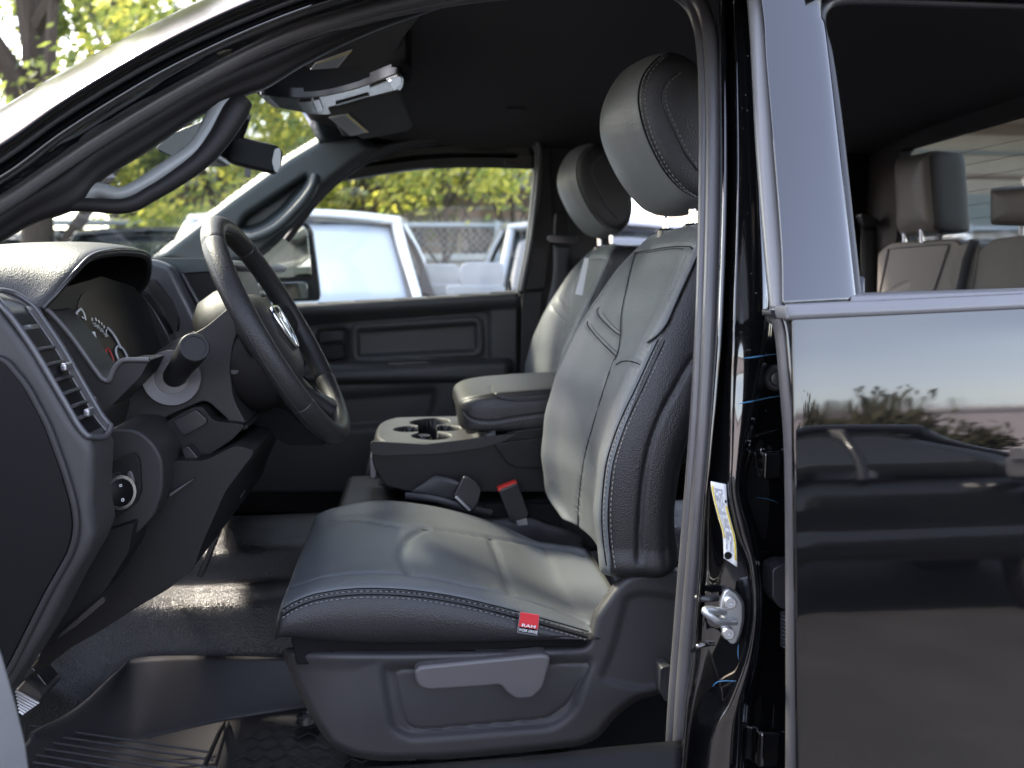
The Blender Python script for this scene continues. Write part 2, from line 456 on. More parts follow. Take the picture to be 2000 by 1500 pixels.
def shift(l, d): return [(a, b + d) for a, b in l]
gl = [onto(cb, near_seam, 200), onto(cb, shift(near_seam, 12), 200),
      onto(cb, [(560, 1150), (600, 1136), (650, 1123), (740, 1118), (830, 1126), (900, 1140), (1000, 1163), (1100, 1196), (1145, 1215)], 160),
      onto(cb, [(640, 1017), (700, 1015), (760, 1024), (830, 1031), (900, 1041), (1000, 1057), (1100, 1074), (1140, 1086)], 160),
      onto(cb, [(832, 1032), (803, 1047), (788, 1068), (786, 1090), (793, 1108), (802, 1121)], 60),
      onto(cb, [(958, 1052), (970, 1082), (984, 1118), (996, 1158)], 50),
      onto(cb, [(552, 1246), (600, 1252), (700, 1256), (820, 1257), (950, 1254), (1060, 1249), (1146, 1243)], 160)]
def cmat(u, v):
    c = int(v * (NV - 1) + 0.5) / 14
    return 1 if (c < 3 or c >= 9) else 0
seat = surf('front_seat', cg, ['leather_grey', 'leather_black'], truck, True, True, matfn=cmat,
            grooves=[(gl[0], 0.0022, 0.0030), (gl[1], 0.0018, 0.0018), (gl[2], 0.004, 0.0045), (gl[3], 0.004, 0.0045), (gl[4], 0.0045, 0.006), (gl[5], 0.006, 0.0045), (gl[6], 0.002, 0.003)])
part(seat, 'driver seat with grey leather top and black sides')
sl1 = onto(cb, shift(near_seam, 5), 300, 0.0003); sl2 = onto(cb, shift(near_seam, 17), 300, 0.0003)
part(stitches('seam_stitching', [sl1, sl2], 'thread', seat, 0.0062, 0.0038, 0.0010))
for q in (gl[0], gl[1]): seamline([p + Vector((0, 0.0008, 0)) for p in q], seat)
for q in (gl[2], gl[3]): seamline([p + Vector((0, 0, -0.0040)) for p in q], seat, 0.0007)

# backrest
nseam = curvex([(1184, 1130), (1176, 1000), (1183, 920), (1205, 845), (1235, 770), (1262, 705), (1288, 645), (1323, 580), (1354, 515), (1372, 470), (1385, 430)], 1.10)
fcr = curvex([(1112, 1070), (1068, 975), (1056, 890), (1063, 810), (1085, 730), (1115, 660), (1150, 600), (1183, 550), (1213, 508), (1243, 480), (1290, 455)], 1.53)
zt = P(1300, 455, 1.34).z; zbm = P(1180, 1118, 1.10).z
brows = []
NB = 13
for i in range(NB):
    f = i / (NB - 1); z = zbm + (zt - 0.018 - zbm) * f
    xf = fcr(z); xs = nseam(z) + 0.006; wy = 1.0 - 0.10 * max(0, (f - 0.45) / 0.55) ** 1.5   # shoulders narrow a little
    xn = min(xf + 0.012, xs - 0.012); dip = 0.034 - 0.022 * f
    if f > 0.8: dip = 0.012 - 0.02 * (f - 0.8)
    bk = 0.115 + 0.01 * math.sin(f * 3)
    q = [(xs, 1.098), (xn + 0.004, 1.135), (xn + dip * 0.75, 1.205), (xn + dip, 1.34), (xf + dip * 0.75, 1.46), (xf, 1.525), (xf + 0.035, 1.590),
         (xf + bk, 1.600), (xf + bk + 0.03, 1.50), (xf + bk + 0.03, 1.20), (xs + bk * 0.75, 1.088), (xs + 0.045, 1.082)]
    brows.append([Vector((a, 1.34 + (b - 1.34) * wy, z)) for a, b in q])
def tops(r, dx, dz, s):
    c = sum(r, Vector()) / len(r); return [Vector((c.x + (p.x - c.x) * s + dx, c.y + (p.y - c.y) * s, p.z + dz)) for p in r]
t0 = brows[-1]
brows = [tops(brows[0], 0, -0.03, 0.7)] + brows + [tops(t0, 0.012, 0.016, 0.93), tops(t0, 0.014, 0.024, 0.75), tops(t0, 0.016, 0.026, 0.45)]
bg_ = net(brows, 170, Q * 13, True); bb = bvh_of(bg_, True)
bseam = [(1184, 1105), (1177, 1050), (1175, 1000), (1178, 950), (1185, 900), (1202, 845), (1221, 800), (1243, 755), (1268, 700), (1286, 662)]
b2 = [(a + 13, b + 3) for a, b in bseam]
wing = [(1366, 495), (1352, 525), (1336, 560), (1318, 600), (1304, 632), (1286, 655), (1266, 670)]
fl_in = [(1128, 1040), (1130, 980), (1140, 900), (1158, 830), (1176, 770), (1194, 715), (1206, 690), (1211, 660), (1214, 610), (1224, 560), (1236, 510), (1241, 494)]
gb = [(onto(bb, bseam, 200), 0.0022, 0.0028), (onto(bb, b2, 200), 0.002, 0.0018), (onto(bb, wing, 100), 0.0025, 0.004), (onto(bb, fl_in, 200), 0.0035, 0.006),
      (onto(bb, [(1238, 494), (1270, 488), (1310, 482), (1344, 481), (1352, 486)], 60), 0.0022, 0.0035),
      (onto(bb, [(1340, 484), (1335, 505), (1322, 540), (1310, 572)], 60), 0.002, 0.0018),
      (onto(bb, [(1170, 600), (1166, 606), (1170, 618), (1185, 634), (1200, 648), (1212, 656)], 60), 0.0022, 0.0035),
      (onto(bb, [(1170, 600), (1180, 570), (1196, 540), (1215, 512), (1238, 494)], 60), 0.002, 0.0022),
      (onto(bb, [(1147, 628), (1148, 636), (1160, 652), (1178, 672), (1192, 686), (1204, 697)], 60), 0.0022, 0.0035),
      (onto(bb, [(1203, 712), (1214, 706), (1228, 705), (1243, 709), (1249, 712)], 60), 0.0022, 0.0040),
      (onto(bb, [(1153, 905), (1158, 912), (1163, 930)], 20), 0.003, 0.002),
      (onto(bb, [(1248, 1095), (1250, 1020), (1256, 950), (1268, 880), (1290, 815), (1318, 760), (1345, 712), (1370, 680)], 160), 0.0032, 0.006)]
def bmatf(u, v):
    c = int(v * (Q * 13 - 1) + 0.5) / 13
    return 1 if (c >= 6.5) else 0
back = surf('backrest', bg_, ['leather_grey', 'leather_black'], seat, True, True, matfn=bmatf, grooves=gb)
sb = [onto(bb, [(a + 4, b + 1) for a, b in bseam], 300, 0.0003), onto(bb, [(a + 18, b + 4) for a, b in bseam], 300, 0.0003)]
sc = [onto(bb, [(1176, 611), (1190, 628), (1204, 642), (1213, 648)], 60, 0.0002), onto(bb, [(1154, 634), (1166, 650), (1184, 668), (1205, 688)], 60, 0.0002),
      onto(bb, [(1238, 498), (1270, 492), (1310, 486), (1336, 486)], 60, 0.0002), onto(bb, [(1362, 497), (1348, 526), (1332, 561), (1314, 600), (1300, 630)], 90, 0.0002)]
stitches('seam_stitching', sb, 'thread', seat, 0.0062, 0.0038, 0.0010); stitches('seam_stitching', sc, 'thread_dark', seat, 0.0058, 0.0036, 0.0010)
for k in (0, 1, 2, 3, 4, 6, 8, 9): seamline([p - ray(1180, 700) * (-0.0012 if k not in (3, 9) else -0.0030) for p in gb[k][0]], seat, 0.0008)
tube('piping', [p - ray(1300, 600) * 0.0004 for p in onto(bb, [(a - 3, b - 2) for a, b in wing], 80)], 0.0013, 'leather_grey', seat, 8)

# headrest: closed sections from near side to far side, profile measured at the near side
def headrest(parent, dx, dy):
    prof = [(1247, 160), (1242, 215), (1256, 270), (1290, 335), (1335, 388), (1390, 392), (1425, 340), (1420, 240), (1390, 160), (1345, 115), (1300, 102), (1268, 120)]
    base = [P(a, b, 1.235) for a, b in prof]; c = sum(base, Vector()) / 12
    # front-face bulge grows to the centre
    def sec(y, s, front):
        out = []
        for k, p in enumerate(base):
            q = c + (p - c) * s; fr = {0: 0.8, 1: 1, 2: 1, 3: 0.8, 4: 0.35, 11: 0.45}.get(k, 0.0)
            out.append(Vector((q.x - front * fr + dx, y + dy, q.z + (0.006 * front / 0.02 if k in (10, 11, 9) else 0) - (0.006 * front / 0.02 if k in (3, 4, 5) else 0))))
        return out
    rows = [sec(1.2105, 0.06, 0), sec(1.212, 0.50, 0), sec(1.2145, 0.80, 0.0), sec(1.222, 0.93, 0.001), sec(1.240, 1.0, 0.004), sec(1.275, 1.03, 0.014), sec(1.34, 1.04, 0.024),
            sec(1.405, 1.03, 0.014), sec(1.44, 1.0, 0.004), sec(1.458, 0.93, 0.001), sec(1.4655, 0.80, 0), sec(1.468, 0.50, 0), sec(1.4695, 0.06, 0)]
    g = net(rows, 120, 12 * 12, True)
    gg = [[p - Vector((dx, dy, 0)) for p in r] for r in g]; b = bvh_of(gg, True)
    s1 = [(1290, 109), (1270, 128), (1254, 152), (1247, 185), (1249, 215), (1258, 252), (1274, 292), (1297, 333), (1325, 365), (1352, 382), (1372, 388)]
    s2 = [(1325, 142), (1303, 162), (1294, 186), (1300, 215), (1318, 255), (1340, 300), (1366, 334), (1385, 350)]
    D = Vector((dx, dy, 0)); mv = lambda l: [p + D for p in l]
    L1 = mv(onto(b, s1, 160)); L2 = mv(onto(b, s2, 120)); kd = kdtree.KDTree(len(g) * len(g[0]))
    # cover split: the grey front wraps from near seam to far seam; side panels are black
    side1 = [(a, q) for a, q in s1]
    def mf(u, v):
        i = int(u * 118 + 0.5); j = int(v * 143 + 0.5) % 144; p = gg[min(i, 119)][j]
        yy = p.y if p.y < 1.34 else 2.68 - p.y
        xs_ = HS(p.z)
        return 1 if (p.x > xs_ + (yy - 1.22) * 0.9) else 0
    ob = surf('headrest', g, ['leather_grey', 'leather_black'], parent, True, True, matfn=mf, grooves=[(L1, 0.002, 0.002)])
    st_ = []
    for off in (5, 13): st_.append(mv(onto(b, [(a + off, q + (off * 0.3 if q > 200 else -off * 0.1)) for a, q in s1], 200, 0.0003)))
    st_.append(mv(onto(b, [(a + 5, q) for a, q in s2], 140, 0.0003)))
    stitches('seam_stitching', st_, 'thread', ob, 0.0058, 0.0036, 0.0011)
    seamline(L1, ob, 0.0012)
    if len(L2) > 3: tube('piping', [p - ray(1300, 240) * 0.0008 for p in L2[::2]], 0.0018, 'leather_black', ob, 8)
    return ob
_hs = sorted([(P(a, b, 1.225).z, P(a, b, 1.225).x) for a, b in [(1300, 103), (1270, 128), (1254, 152), (1247, 185), (1249, 215), (1258, 252), (1274, 292), (1297, 333), (1325, 365), (1352, 382), (1375, 390)]])
def HS(z):
    if z <= _hs[0][0]: return _hs[0][1] + (_hs[0][0] - z) * 3
    for (a, b), (c, d) in zip(_hs, _hs[1:]):
        if z <= c: return b + (d - b) * (z - a) / (c - a)
    return _hs[-1][1] + (z - _hs[-1][0]) * 3
hr = headrest(seat, 0, 0)
def posts(parent, dx, dy):
    for k, yy in enumerate((1.27, 1.41)):
        a = P(1352, 372, 1.27); b = P(1352, 470, 1.27); a = Vector((a.x + dx, yy + dy, a.z)); b = Vector((a.x + 0.004, yy + dy, b.z - 0.01))
        tube('headrest_post', [a, b], 0.0062, 'chrome', parent, 16)
        t = Vector((b.x, b.y, P(1350, 449, 1.27).z))
        lathe('post_collar', [(-0.012, 0.017), (0.006, 0.017), (0.010, 0.012)], t, (0, 0, 1), 'plastic_smooth', parent, 24)
posts(seat, 0, 0)

# side shield of the seat base
sh = [(552, 1266), (640, 1270), (760, 1272), (900, 1270), (1040, 1266), (1142, 1258), (1150, 1240), (1158, 1200), (1168, 1184), (1200, 1140), (1222, 1120), (1262, 1112), (1340, 1110), (1345, 1340), (1300, 1350),
      (1240, 1368), (1200, 1400), (1168, 1440), (1130, 1456), (1000, 1470), (860, 1482), (740, 1484), (690, 1476), (645, 1455), (610, 1400), (580, 1340), (560, 1290)]
sh = rnd(sh, 14, 3)
panel = rnd([(768, 1308), (850, 1304), (1156, 1293), (1110, 1372), (1070, 1402), (820, 1425), (795, 1415), (783, 1380)], 14, 4)
rec = rnd([(735, 1292), (900, 1284), (1170, 1276), (1128, 1395), (1085, 1428), (800, 1450), (758, 1430), (742, 1360)], 26, 5)
inner = rnd([(1215, 1160), (1250, 1148), (1340, 1160), (1345, 1345), (1240, 1350), (1160, 1330), (1190, 1260)], 30, 5)
def hshield(x, y):
    h = 0.020
    d, _ = sdp(x, y, rec); h -= 0.012 * sm(-d, -2, 22)
    if d < 0:
        e, _ = sdp(x, y, panel); h += -0.004 * math.exp(-(e / 2.2) ** 2)
    # front shoulder ledge
    d, _ = sdp(x, y, sh); h -= 0.024 * (1 - sm(-d, 0, 16)) ** 2
    led = 1285 + 0.02 * (x - 560) + (18 if x < 700 else 0) - (18 * sm(x, 700, 760) if x >= 700 else 0)
    h += 0.009 * (1 - sm(y, 1268, 1290 + 22 * (1 - sm(x, 680, 760)))) * (1 - sm(x, 1060, 1130))
    e, _ = sdp(x, y, inner); h -= 0.008 * sm(-e, -2, 16)
    if x < 700: h -= 0.05 * ((700 - x) / 150) ** 2.2
    return h
shield = relief('side_shield', sh, flat(1.115), hshield, 'plastic_base', seat, 4, 0.004)
# recliner / height lever
lev = rnd([(808, 1312), (820, 1302), (1062, 1278), (1076, 1284), (1074, 1300), (1062, 1345), (1040, 1366), (1008, 1368), (988, 1354), (978, 1340), (930, 1344), (840, 1350), (822, 1346), (812, 1334)], 8, 4)
pprism('adjuster_lever', lev, 1.078, 1.108, 'plastic_grey', seat, bev=0.0055, seg=4)
# structure under the cushion and across the base
fr = [P(a, b, 1.13) for a, b in ((590, 1310), (640, 1462), (700, 1485), (1130, 1462), (1230, 1370), (1330, 1345), (1320, 1280), (1200, 1300), (1150, 1305))]
prism('seat_frame', fr, (0, 0.43, 0), 'plastic_dark', seat, bev=0.02)
pprism('cushion_skirt', [(566, 1238), (1146, 1234), (1150, 1285), (578, 1300)], 1.108, 1.135, 'fabric_black', seat, bev=0.004)
# woven tag sewn in the seam
tgc = onto(cb, [(1014, 1190), (1052, 1196), (1048, 1236), (1008, 1230)], 0, 0.0025)
_y = min(p.y for p in tgc) + 0.006; tgc = [P(a, b, _y) for a, b in ((1014, 1190), (1052, 1196), (1048, 1236), (1008, 1230))]
def tagquad(name, u0, u1, v0, v1, m, off, parent):
    a, b, c, d = tgc
    def q(u, v): return (a * (1 - u) + b * u) * (1 - v) + (d * (1 - u) + c * u) * v + Vector((0, -off, 0))
    off += 0.0080
    return quad(name, [q(u0, v0), q(u1, v0), q(u1, v1), q(u0, v1)], m, parent, 0.0012)
tg = tagquad('sewn_tag', 0, 1, 0, 1, 'grey_cloth', 0.0005, seat)
tagquad('tag_red_field', 0.03, 0.97, 0.0, 0.68, 'red_cloth', 0.0012, seat); tagquad('tag_black_field', 0.08, 0.92, 0.68, 0.93, 'fabric_black', 0.0012, seat)
a, b, c, d = tgc; rt = (b - a); upd = (a - d)
def tc_(u, v): return (a * (1 - u) + b * u) * (1 - v) + (d * (1 - u) + c * u) * v + Vector((0, -0.0118, 0))
text('tag_lettering', 'RAM', tc_(0.5, 0.57), rt, upd, 0.0060, 'white_print', seat, 0.0004, 1.7, bold=0.02)
text('tag_lettering', 'WORK GRADE', tc_(0.5, 0.81), rt, upd, 0.0058, 'white_print', seat, 0.0004, 0.68, bold=0.01)

# ---------------------------------------------------------------- passenger seat: same parts, set further back
DX = P(1083, 360, 2.31).x - P(1160, 235, 1.45).x; DY = 0.86
def copy_tree(o, parent, d):
    c = o.copy(); S.collection.objects.link(c); c.parent = parent; c.location = o.location + d
    for ch in [x for x in S.objects if x.parent == o]: copy_tree(ch, c, Vector((0, 0, 0)))
    ORG[c.name] = ORG[o.name] + d
    return c
pas = seat.copy(); S.collection.objects.link(pas); pas.parent = truck; pas.location = seat.location + Vector((DX, DY, 0)); ORG[pas.name] = ORG[seat.name] + Vector((DX, DY, 0))
pas['label'] = 'passenger seat in the same grey leather beyond the console'
for ch in [x for x in S.objects if x.parent == seat and x.name.split('.')[0] in ('backrest', 'headrest', 'headrest_post', 'post_collar', 'seam_stitching', 'seat_frame')]:
    c = ch.copy(); S.collection.objects.link(c); c.parent = pas
    for g in [x for x in S.objects if x.parent == ch]:
        k = g.copy(); S.collection.objects.link(k); k.parent = c
# taupe headrest face catches a warmer fabric tone: same leather

# ---------------------------------------------------------------- centre console
CN, CF = 1.615, 1.935            # near and far faces
tray = [(722, 905), (724, 870), (728, 845), (742, 835)]
body_out = rnd([(724, 884), (860, 882), (960, 868), (1000, 842), (1100, 828), (1100, 962), (800, 962), (752, 950), (730, 915)], 12, 4)
cons = pprism('centre_console', body_out, CN + 0.005, CN + 0.028, 'plastic_dark', truck, bev=0.008)
pprism('console_core', [(735, 945), (945, 945), (970, 850), (1100, 835), (1100, 960), (760, 958)], CN + 0.028, CF - 0.005, 'plastic_cap', cons, bev=0.01)
pprism('console_far_side', body_out, CF - 0.03, CF - 0.003, 'plastic_dark', cons, bev=0.006)
# cup-holder tray: flat top plate with openings, built as a height field over the real plate
zt_ = P(830, 866, 1.615).z
x0, x1 = P(727, 870, 1.65).x, P(965, 860, 1.65).x
nx, ny = 150, 130; vs = []; fs = []
def hole(x, y):
    u = (x - x0) / (x1 - x0); v = (y - CN) / (CF - CN); d = 9
    def circ(cu, cv, r): return math.hypot((u - cu) * (x1 - x0), (v - cv) * (CF - CN)) - r
    d = min(circ(0.48, 0.24, 0.042), circ(0.48, 0.76, 0.046), circ(0.30, 0.5, 0.034), circ(0.62, 0.5, 0.034))
    d = min(d, max(abs(u - 0.46) * (x1 - x0) - 0.020, abs(v - 0.5) * (CF - CN) - 0.065))
    return d
for i in range(nx):
    for j in range(ny):
        x = x0 + (x1 - x0) * i / (nx - 1); y = CN + (CF - CN) * j / (ny - 1)
        # rounded nose in plan
        u = i / (nx - 1); e = abs(y - 1.775) / 0.16
        xx = x0 + (x - x0) + (1 - u) * 0.05 * e ** 4
        d = hole(x, y); s = max(sdp(u, (y - CN) / (CF - CN), [(0.80, 0.36), (1.1, 0.36), (1.1, 0.70), (0.80, 0.70)])[0] * 0.3, -1)
        z = zt_ - 0.095 * sm(-d, -0.001, 0.006) - 0.02 * sm(-s, -0.002, 0.005) - 0.010 * max(0, (abs(e) - 0.94) / 0.06) ** 2 - 0.012 * max(0, (0.05 - u) / 0.05) ** 2
        z += 0.022 * sm(u, 0.80, 1.0) * (1 if s > 0.004 else 0)
        vs.append(Vector((xx, y, z)))
fs_ = gridfaces(nx, ny)
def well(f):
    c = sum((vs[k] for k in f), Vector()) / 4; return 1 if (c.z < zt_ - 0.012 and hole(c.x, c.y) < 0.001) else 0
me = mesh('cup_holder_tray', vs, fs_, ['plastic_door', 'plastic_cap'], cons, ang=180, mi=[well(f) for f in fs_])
skirt = rnd([(722, 870), (727, 862), (830, 868), (980, 850), (1012, 846), (985, 862), (940, 875), (860, 886), (745, 890), (726, 886)], 5, 3)
pprism('tray_skirt', skirt, CN - 0.004, CN + 0.006, 'plastic_mid', cons, bev=0.003)
lathe('cup_divider', [(0, 0.022), (0.078, 0.022), (0.086, 0.016)], (x0 + (x1 - x0) * 0.42, 1.745, zt_ - 0.095), (0, 0, 1), 'plastic_smooth', cons, 24)
box('console_latch', P(730, 905, 1.78), (0.012, 0.07, 0.05), 'lens_milky', cons, 0.004)
# padded armrest lid
A0, A1 = 1.625, 1.925
lid = [(893, 790), (896, 775), (915, 762), (960, 757)]
def lidsec(x, zb, zt, sy):
    yc = (A0 + A1) / 2; hw = (A1 - A0) / 2 * sy
    return [Vector((x, yc + a * hw, zb + b * (zt - zb))) for a, b in ((-0.94, 0), (-1.0, 0.10), (-1.01, 0.40), (-1.0, 0.70), (-0.95, 0.90), (-0.80, 0.99), (0, 1.02), (0.80, 0.99), (0.95, 0.90), (1.0, 0.70), (1.01, 0.40), (1.0, 0.10), (0.94, 0))]
xA = P(895, 800, 1.63).x; zb0 = P(930, 845, 1.63).z; zt0 = P(960, 753, 1.75).z
ls = []
for dx, sb_, st2, sy in ((0.0, 0.030, -0.040, 0.62), (0.004, 0.010, -0.020, 0.80), (0.022, 0.0, -0.007, 0.93), (0.06, 0, 0.001, 0.99), (0.12, 0, 0.006, 1), (0.2, 0.003, 0.010, 1), (0.3, 0.004, 0.012, 1), (0.42, 0.006, 0.012, 1)):
    ls.append(lidsec(xA + dx, zb0 + sb_, zt0 + st2, sy))
lg = net(ls, 110, 12 * 10 + 1, False); lb = bvh_of(lg)
l1 = onto(lb, [(905, 803), (915, 815), (935, 822), (965, 823), (1000, 817), (1050, 810), (1085, 805)], 120)
l2 = onto(lb, [(960, 752), (958, 760), (970, 772), (990, 779), (1020, 781), (1060, 778), (1088, 775)], 100)
lid = surf('armrest_lid', lg, 'leather_black', cons, grooves=[(l1, 0.002, 0.003), (l2, 0.002, 0.003)])
stitches('seam_stitching', [onto(lb, [(935, 827), (965, 828), (1000, 822), (1050, 815), (1085, 810)], 120, 0.0003)], 'thread', lid, 0.0065, 0.004, 0.0007)
pprism('lid_latch', rnd([(892, 778), (904, 772), (912, 800), (908, 828), (898, 832), (891, 800)], 4, 2), 1.72, 1.83, 'plastic_smooth', lid, bev=0.003)
relief('console_side_panel', rnd([(962, 866), (978, 885), (990, 906), (1012, 914), (1096, 912), (1096, 850)], 10, 3), flat(CN), lambda x, y: 0.004, 'plastic_dark', cons, 6, 0.004)
# seat pan rail between console and seat
box('console_base', (P(900, 985, 1.70).x + 0.05, 1.76, P(900, 985, 1.65).z - 0.05), (0.62, 0.28, 0.12), 'plastic_dark', cons, 0.02)

# ---------------------------------------------------------------- seat belts of the front row
bk = [P(970, 1046 - 90, 1.60)]
def slab(name, pxs, y, dy, m, parent, bev=0.003): return pprism(name, pxs, y, y + dy, m, parent, bev=bev)
bkl = slab('belt_buckle', rnd([(974, 958), (1012, 943), (1033, 1004), (1030, 1012), (1002, 1021), (994, 1015)], 4, 2), 1.575, 0.028, 'plastic_smooth', truck, 0.004)
slab('buckle_button', [(972, 955), (1009, 941), (1012, 946), (974, 961)], 1.578, 0.022, 'red_plastic', bkl, 0.001)
slab('buckle_stalk', [(1008, 1018), (1028, 1010), (1036, 1050), (1020, 1050)], 1.583, 0.012, 'silver', bkl, 0.001)
slab('belt_tongue_cover', rnd([(905, 930), (914, 930), (930, 941), (941, 955), (934, 985), (922, 1001), (912, 999), (885, 972), (886, 966)], 4, 2), 1.565, 0.018, 'plastic_smooth', truck, 0.004)
slab('tongue_slot_plate', [(888, 972), (893, 969), (920, 996), (916, 999)], 1.560, 0.006, 'silver', truck, 0.001)
web = net([[P(850, 928, 1.60), P(800, 962, 1.60)], [P(880, 935, 1.585), P(840, 972, 1.60)], [P(900, 944, 1.578), P(890, 980, 1.59)]], 16, 6)
surf('lap_belt', web, 'belt', truck, sol=0.0015)
web = net([[P(922, 960, 1.60), P(905, 1000, 1.60)], [P(1010, 965, 1.61), P(1000, 1010, 1.61)], [P(1075, 985, 1.60), P(1072, 1040, 1.60)]], 16, 6)
tube('belt_fold', cr([P(792, 968, 1.60), P(850, 975, 1.58), P(905, 990, 1.58), P(960, 1002, 1.60)], 20), 0.007, 'belt', truck, 8, sx=0.4)
slab('seat_gap_cover', rnd([(940, 985), (1095, 985), (1100, 1060), (1040, 1050), (960, 1010)], 10, 2), 1.60, 0.02, 'fabric_black', truck, 0.004)
# passenger shoulder belt with its guide on the far pillar
pb = net([[P(1081, 478, 2.44), P(1116, 480, 2.44)], [P(1080, 540, 2.42), P(1113, 545, 2.42)], [P(1068, 600, 2.40), P(1100, 610, 2.40)]], 20, 4)
pbelt = surf('shoulder_belt', pb, 'belt', truck, sol=0.0015)
slab('belt_guide', rnd([(1070, 458), (1128, 460), (1128, 476), (1070, 474)], 6, 3), 2.40, 0.02, 'plastic_smooth', pbelt, 0.004)
slab('belt_height_slider', rnd([(1086, 415), (1110, 415), (1114, 462), (1082, 462)], 6, 2), 2.42, 0.04, 'plastic_dark', pbelt, 0.004)

# ---------------------------------------------------------------- far door
FD = 2.52
dpoly = [(330, 655), (400, 632), (590, 594), (800, 583), (1008, 569), (1008, 960), (330, 960)]
r1 = rnd([(560, 628), (950, 598), (963, 610), (963, 704), (960, 712), (560, 740)], 14, 4)
r2 = rnd([(692, 640), (935, 625), (937, 690), (694, 702)], 12, 4)
r3 = rnd([(618, 642), (672, 638), (682, 645), (682, 706), (618, 712)], 8, 4)
r4 = rnd([(600, 770), (860, 752), (852, 800), (835, 832), (600, 850)], 30, 5)
def hdoor(x, y):
    h = 0.02
    d, _ = sdp(x, y, r1); h -= 0.020 * sm(-d, -1, 12)
    d, _ = sdp(x, y, r2); h += 0.012 * math.exp(-(abs(d) / 6) ** 2) - 0.014 * sm(-d, 0, 8)
    d, _ = sdp(x, y, r3); h -= 0.022 * sm(-d, -1, 5)
    d, _ = sdp(x, y, r4); h -= 0.018 * sm(-d, -2, 16)
    top = 594 + (x - 590) * -0.060
    h += 0.030 * (1 - sm(y, top + 16, top + 34)) - 0.02 * (1 - sm(y, top, top + 9))
    arm = 706 + (x - 660) * -0.012
    h += 0.055 * sm(y, arm - 2, arm + 10) * (1 - sm(y, arm + 34, arm + 42)) * (1 - sm(x, 985, 1003))
    return h
pdoor = relief('passenger_door', dpoly, flat(FD), hdoor, 'plastic_door', truck, 4, 0.01)
prism('door_core', [P(a, b, FD + 0.015) for a, b in ((250, 680), (590, 596), (1012, 571), (1012, 1000), (250, 1000))], (0, 0.11, 0), 'plastic_dark', pdoor)
slab('inside_handle', rnd([(622, 650), (668, 646), (672, 664), (622, 670)], 5, 3), FD - 0.022, 0.02, 'plastic_smooth', pdoor, 0.004)
slab('lock_rocker', rnd([(624, 676), (670, 672), (672, 698), (626, 702)], 5, 3), FD - 0.018, 0.02, 'plastic_dark', pdoor, 0.004)
slab('pull_cup', rnd([(756, 709), (835, 706), (838, 712), (756, 716)], 3, 2), FD - 0.060, 0.01, 'plastic_gloss', pdoor, 0.002)
tube('lock_knob', [P(997, 572, FD - 0.01), P(995, 548, FD - 0.01)], 0.0045, 'plastic_smooth', pdoor, 10)
# far door glass and frame
win = [(585, 600), (560, 470), (610, 402), (650, 360), (700, 322), (760, 293), (830, 278), (910, 271), (1000, 268), (1030, 271), (1046, 284), (1051, 308), (1046, 370), (1034, 470), (1014, 574)]
wg = [P(a, b, FD + 0.05) for a, b in [(500, 620), (500, 440)] + win[2:]] 
mesh('door_glass', wg + [p + Vector((0, 0.004, 0)) for p in wg], [tuple(range(len(wg))), tuple(range(2 * len(wg) - 1, len(wg) - 1, -1))] + [(i, (i + 1) % len(wg), (i + 1) % len(wg) + len(wg), i + len(wg)) for i in range(len(wg))], 'window_glass', pdoor, smooth=False)
wl = [P(a, b, FD) for a, b in win[1:]]
tube('window_seal', cr(wl, 90), 0.011, 'rubber', pdoor, 10)
wl = [P(a + (5 if a > 900 else 0), b - 6, FD - 0.03) for a, b in win[2:]]
tube('door_seal', cr(wl, 90), 0.009, 'rubber', truck, 10)

# ---------------------------------------------------------------- far A pillar with its grab handle, far B pillar
far_a = [(296, 506), (340, 470), (450, 385), (560, 305), (622, 268), (700, 262), (740, 290), (700, 318), (652, 356), (612, 398), (575, 440), (540, 476), (500, 510), (400, 530)]
hole_ = rnd([(462, 448), (478, 420), (600, 340), (604, 352), (590, 372), (556, 412), (520, 440), (490, 452)], 8, 3)
hol2 = rnd([(500, 425), (560, 382), (596, 356), (598, 346), (590, 345), (490, 412), (468, 436), (472, 446)], 8, 3)
def hpa(x, y):
    d, _ = sdp(x, y, far_a); h = 0.045 - 0.030 * (1 - sm(-d, 0, 18)) ** 2
    e, _ = sdp(x, y, hole_); h -= 0.05 * sm(-e, -3, 9)
    return h
fap = relief('a_pillar_trim', far_a, flat(2.50), hpa, 'plastic_green', truck, 4, 0.008)
tube('grab_handle', cr([P(482, 462, 2.43), P(500, 463, 2.41), P(540, 445, 2.40), P(580, 408, 2.40), P(608, 372, 2.41), P(616, 345, 2.44)], 40), [0.014] * 40, 'plastic_green', fap, 14)
bp = [(1014, 1000), (1010, 700), (1017, 575), (1034, 470), (1052, 300), (1044, 272), (1120, 262), (1200, 300), (1200, 700), (1120, 1000)]
fbp = prism('b_pillar_trim', [P(a, b, 2.535) for a, b in bp], (0, 0.10, 0), 'plastic_mid', truck, bev=0.012)
slab('lower_pillar_cover', rnd([(1020, 572), (1062, 566), (1056, 640), (1045, 900), (1010, 900)], 6, 2), 2.50, 0.03, 'plastic_mid', fbp, 0.006)
slab('upper_pillar_cover', rnd([(1037, 470), (1054, 300), (1075, 280), (1080, 460), (1066, 563), (1022, 568)], 6, 2), 2.51, 0.03, 'plastic_mid', fbp, 0.01)

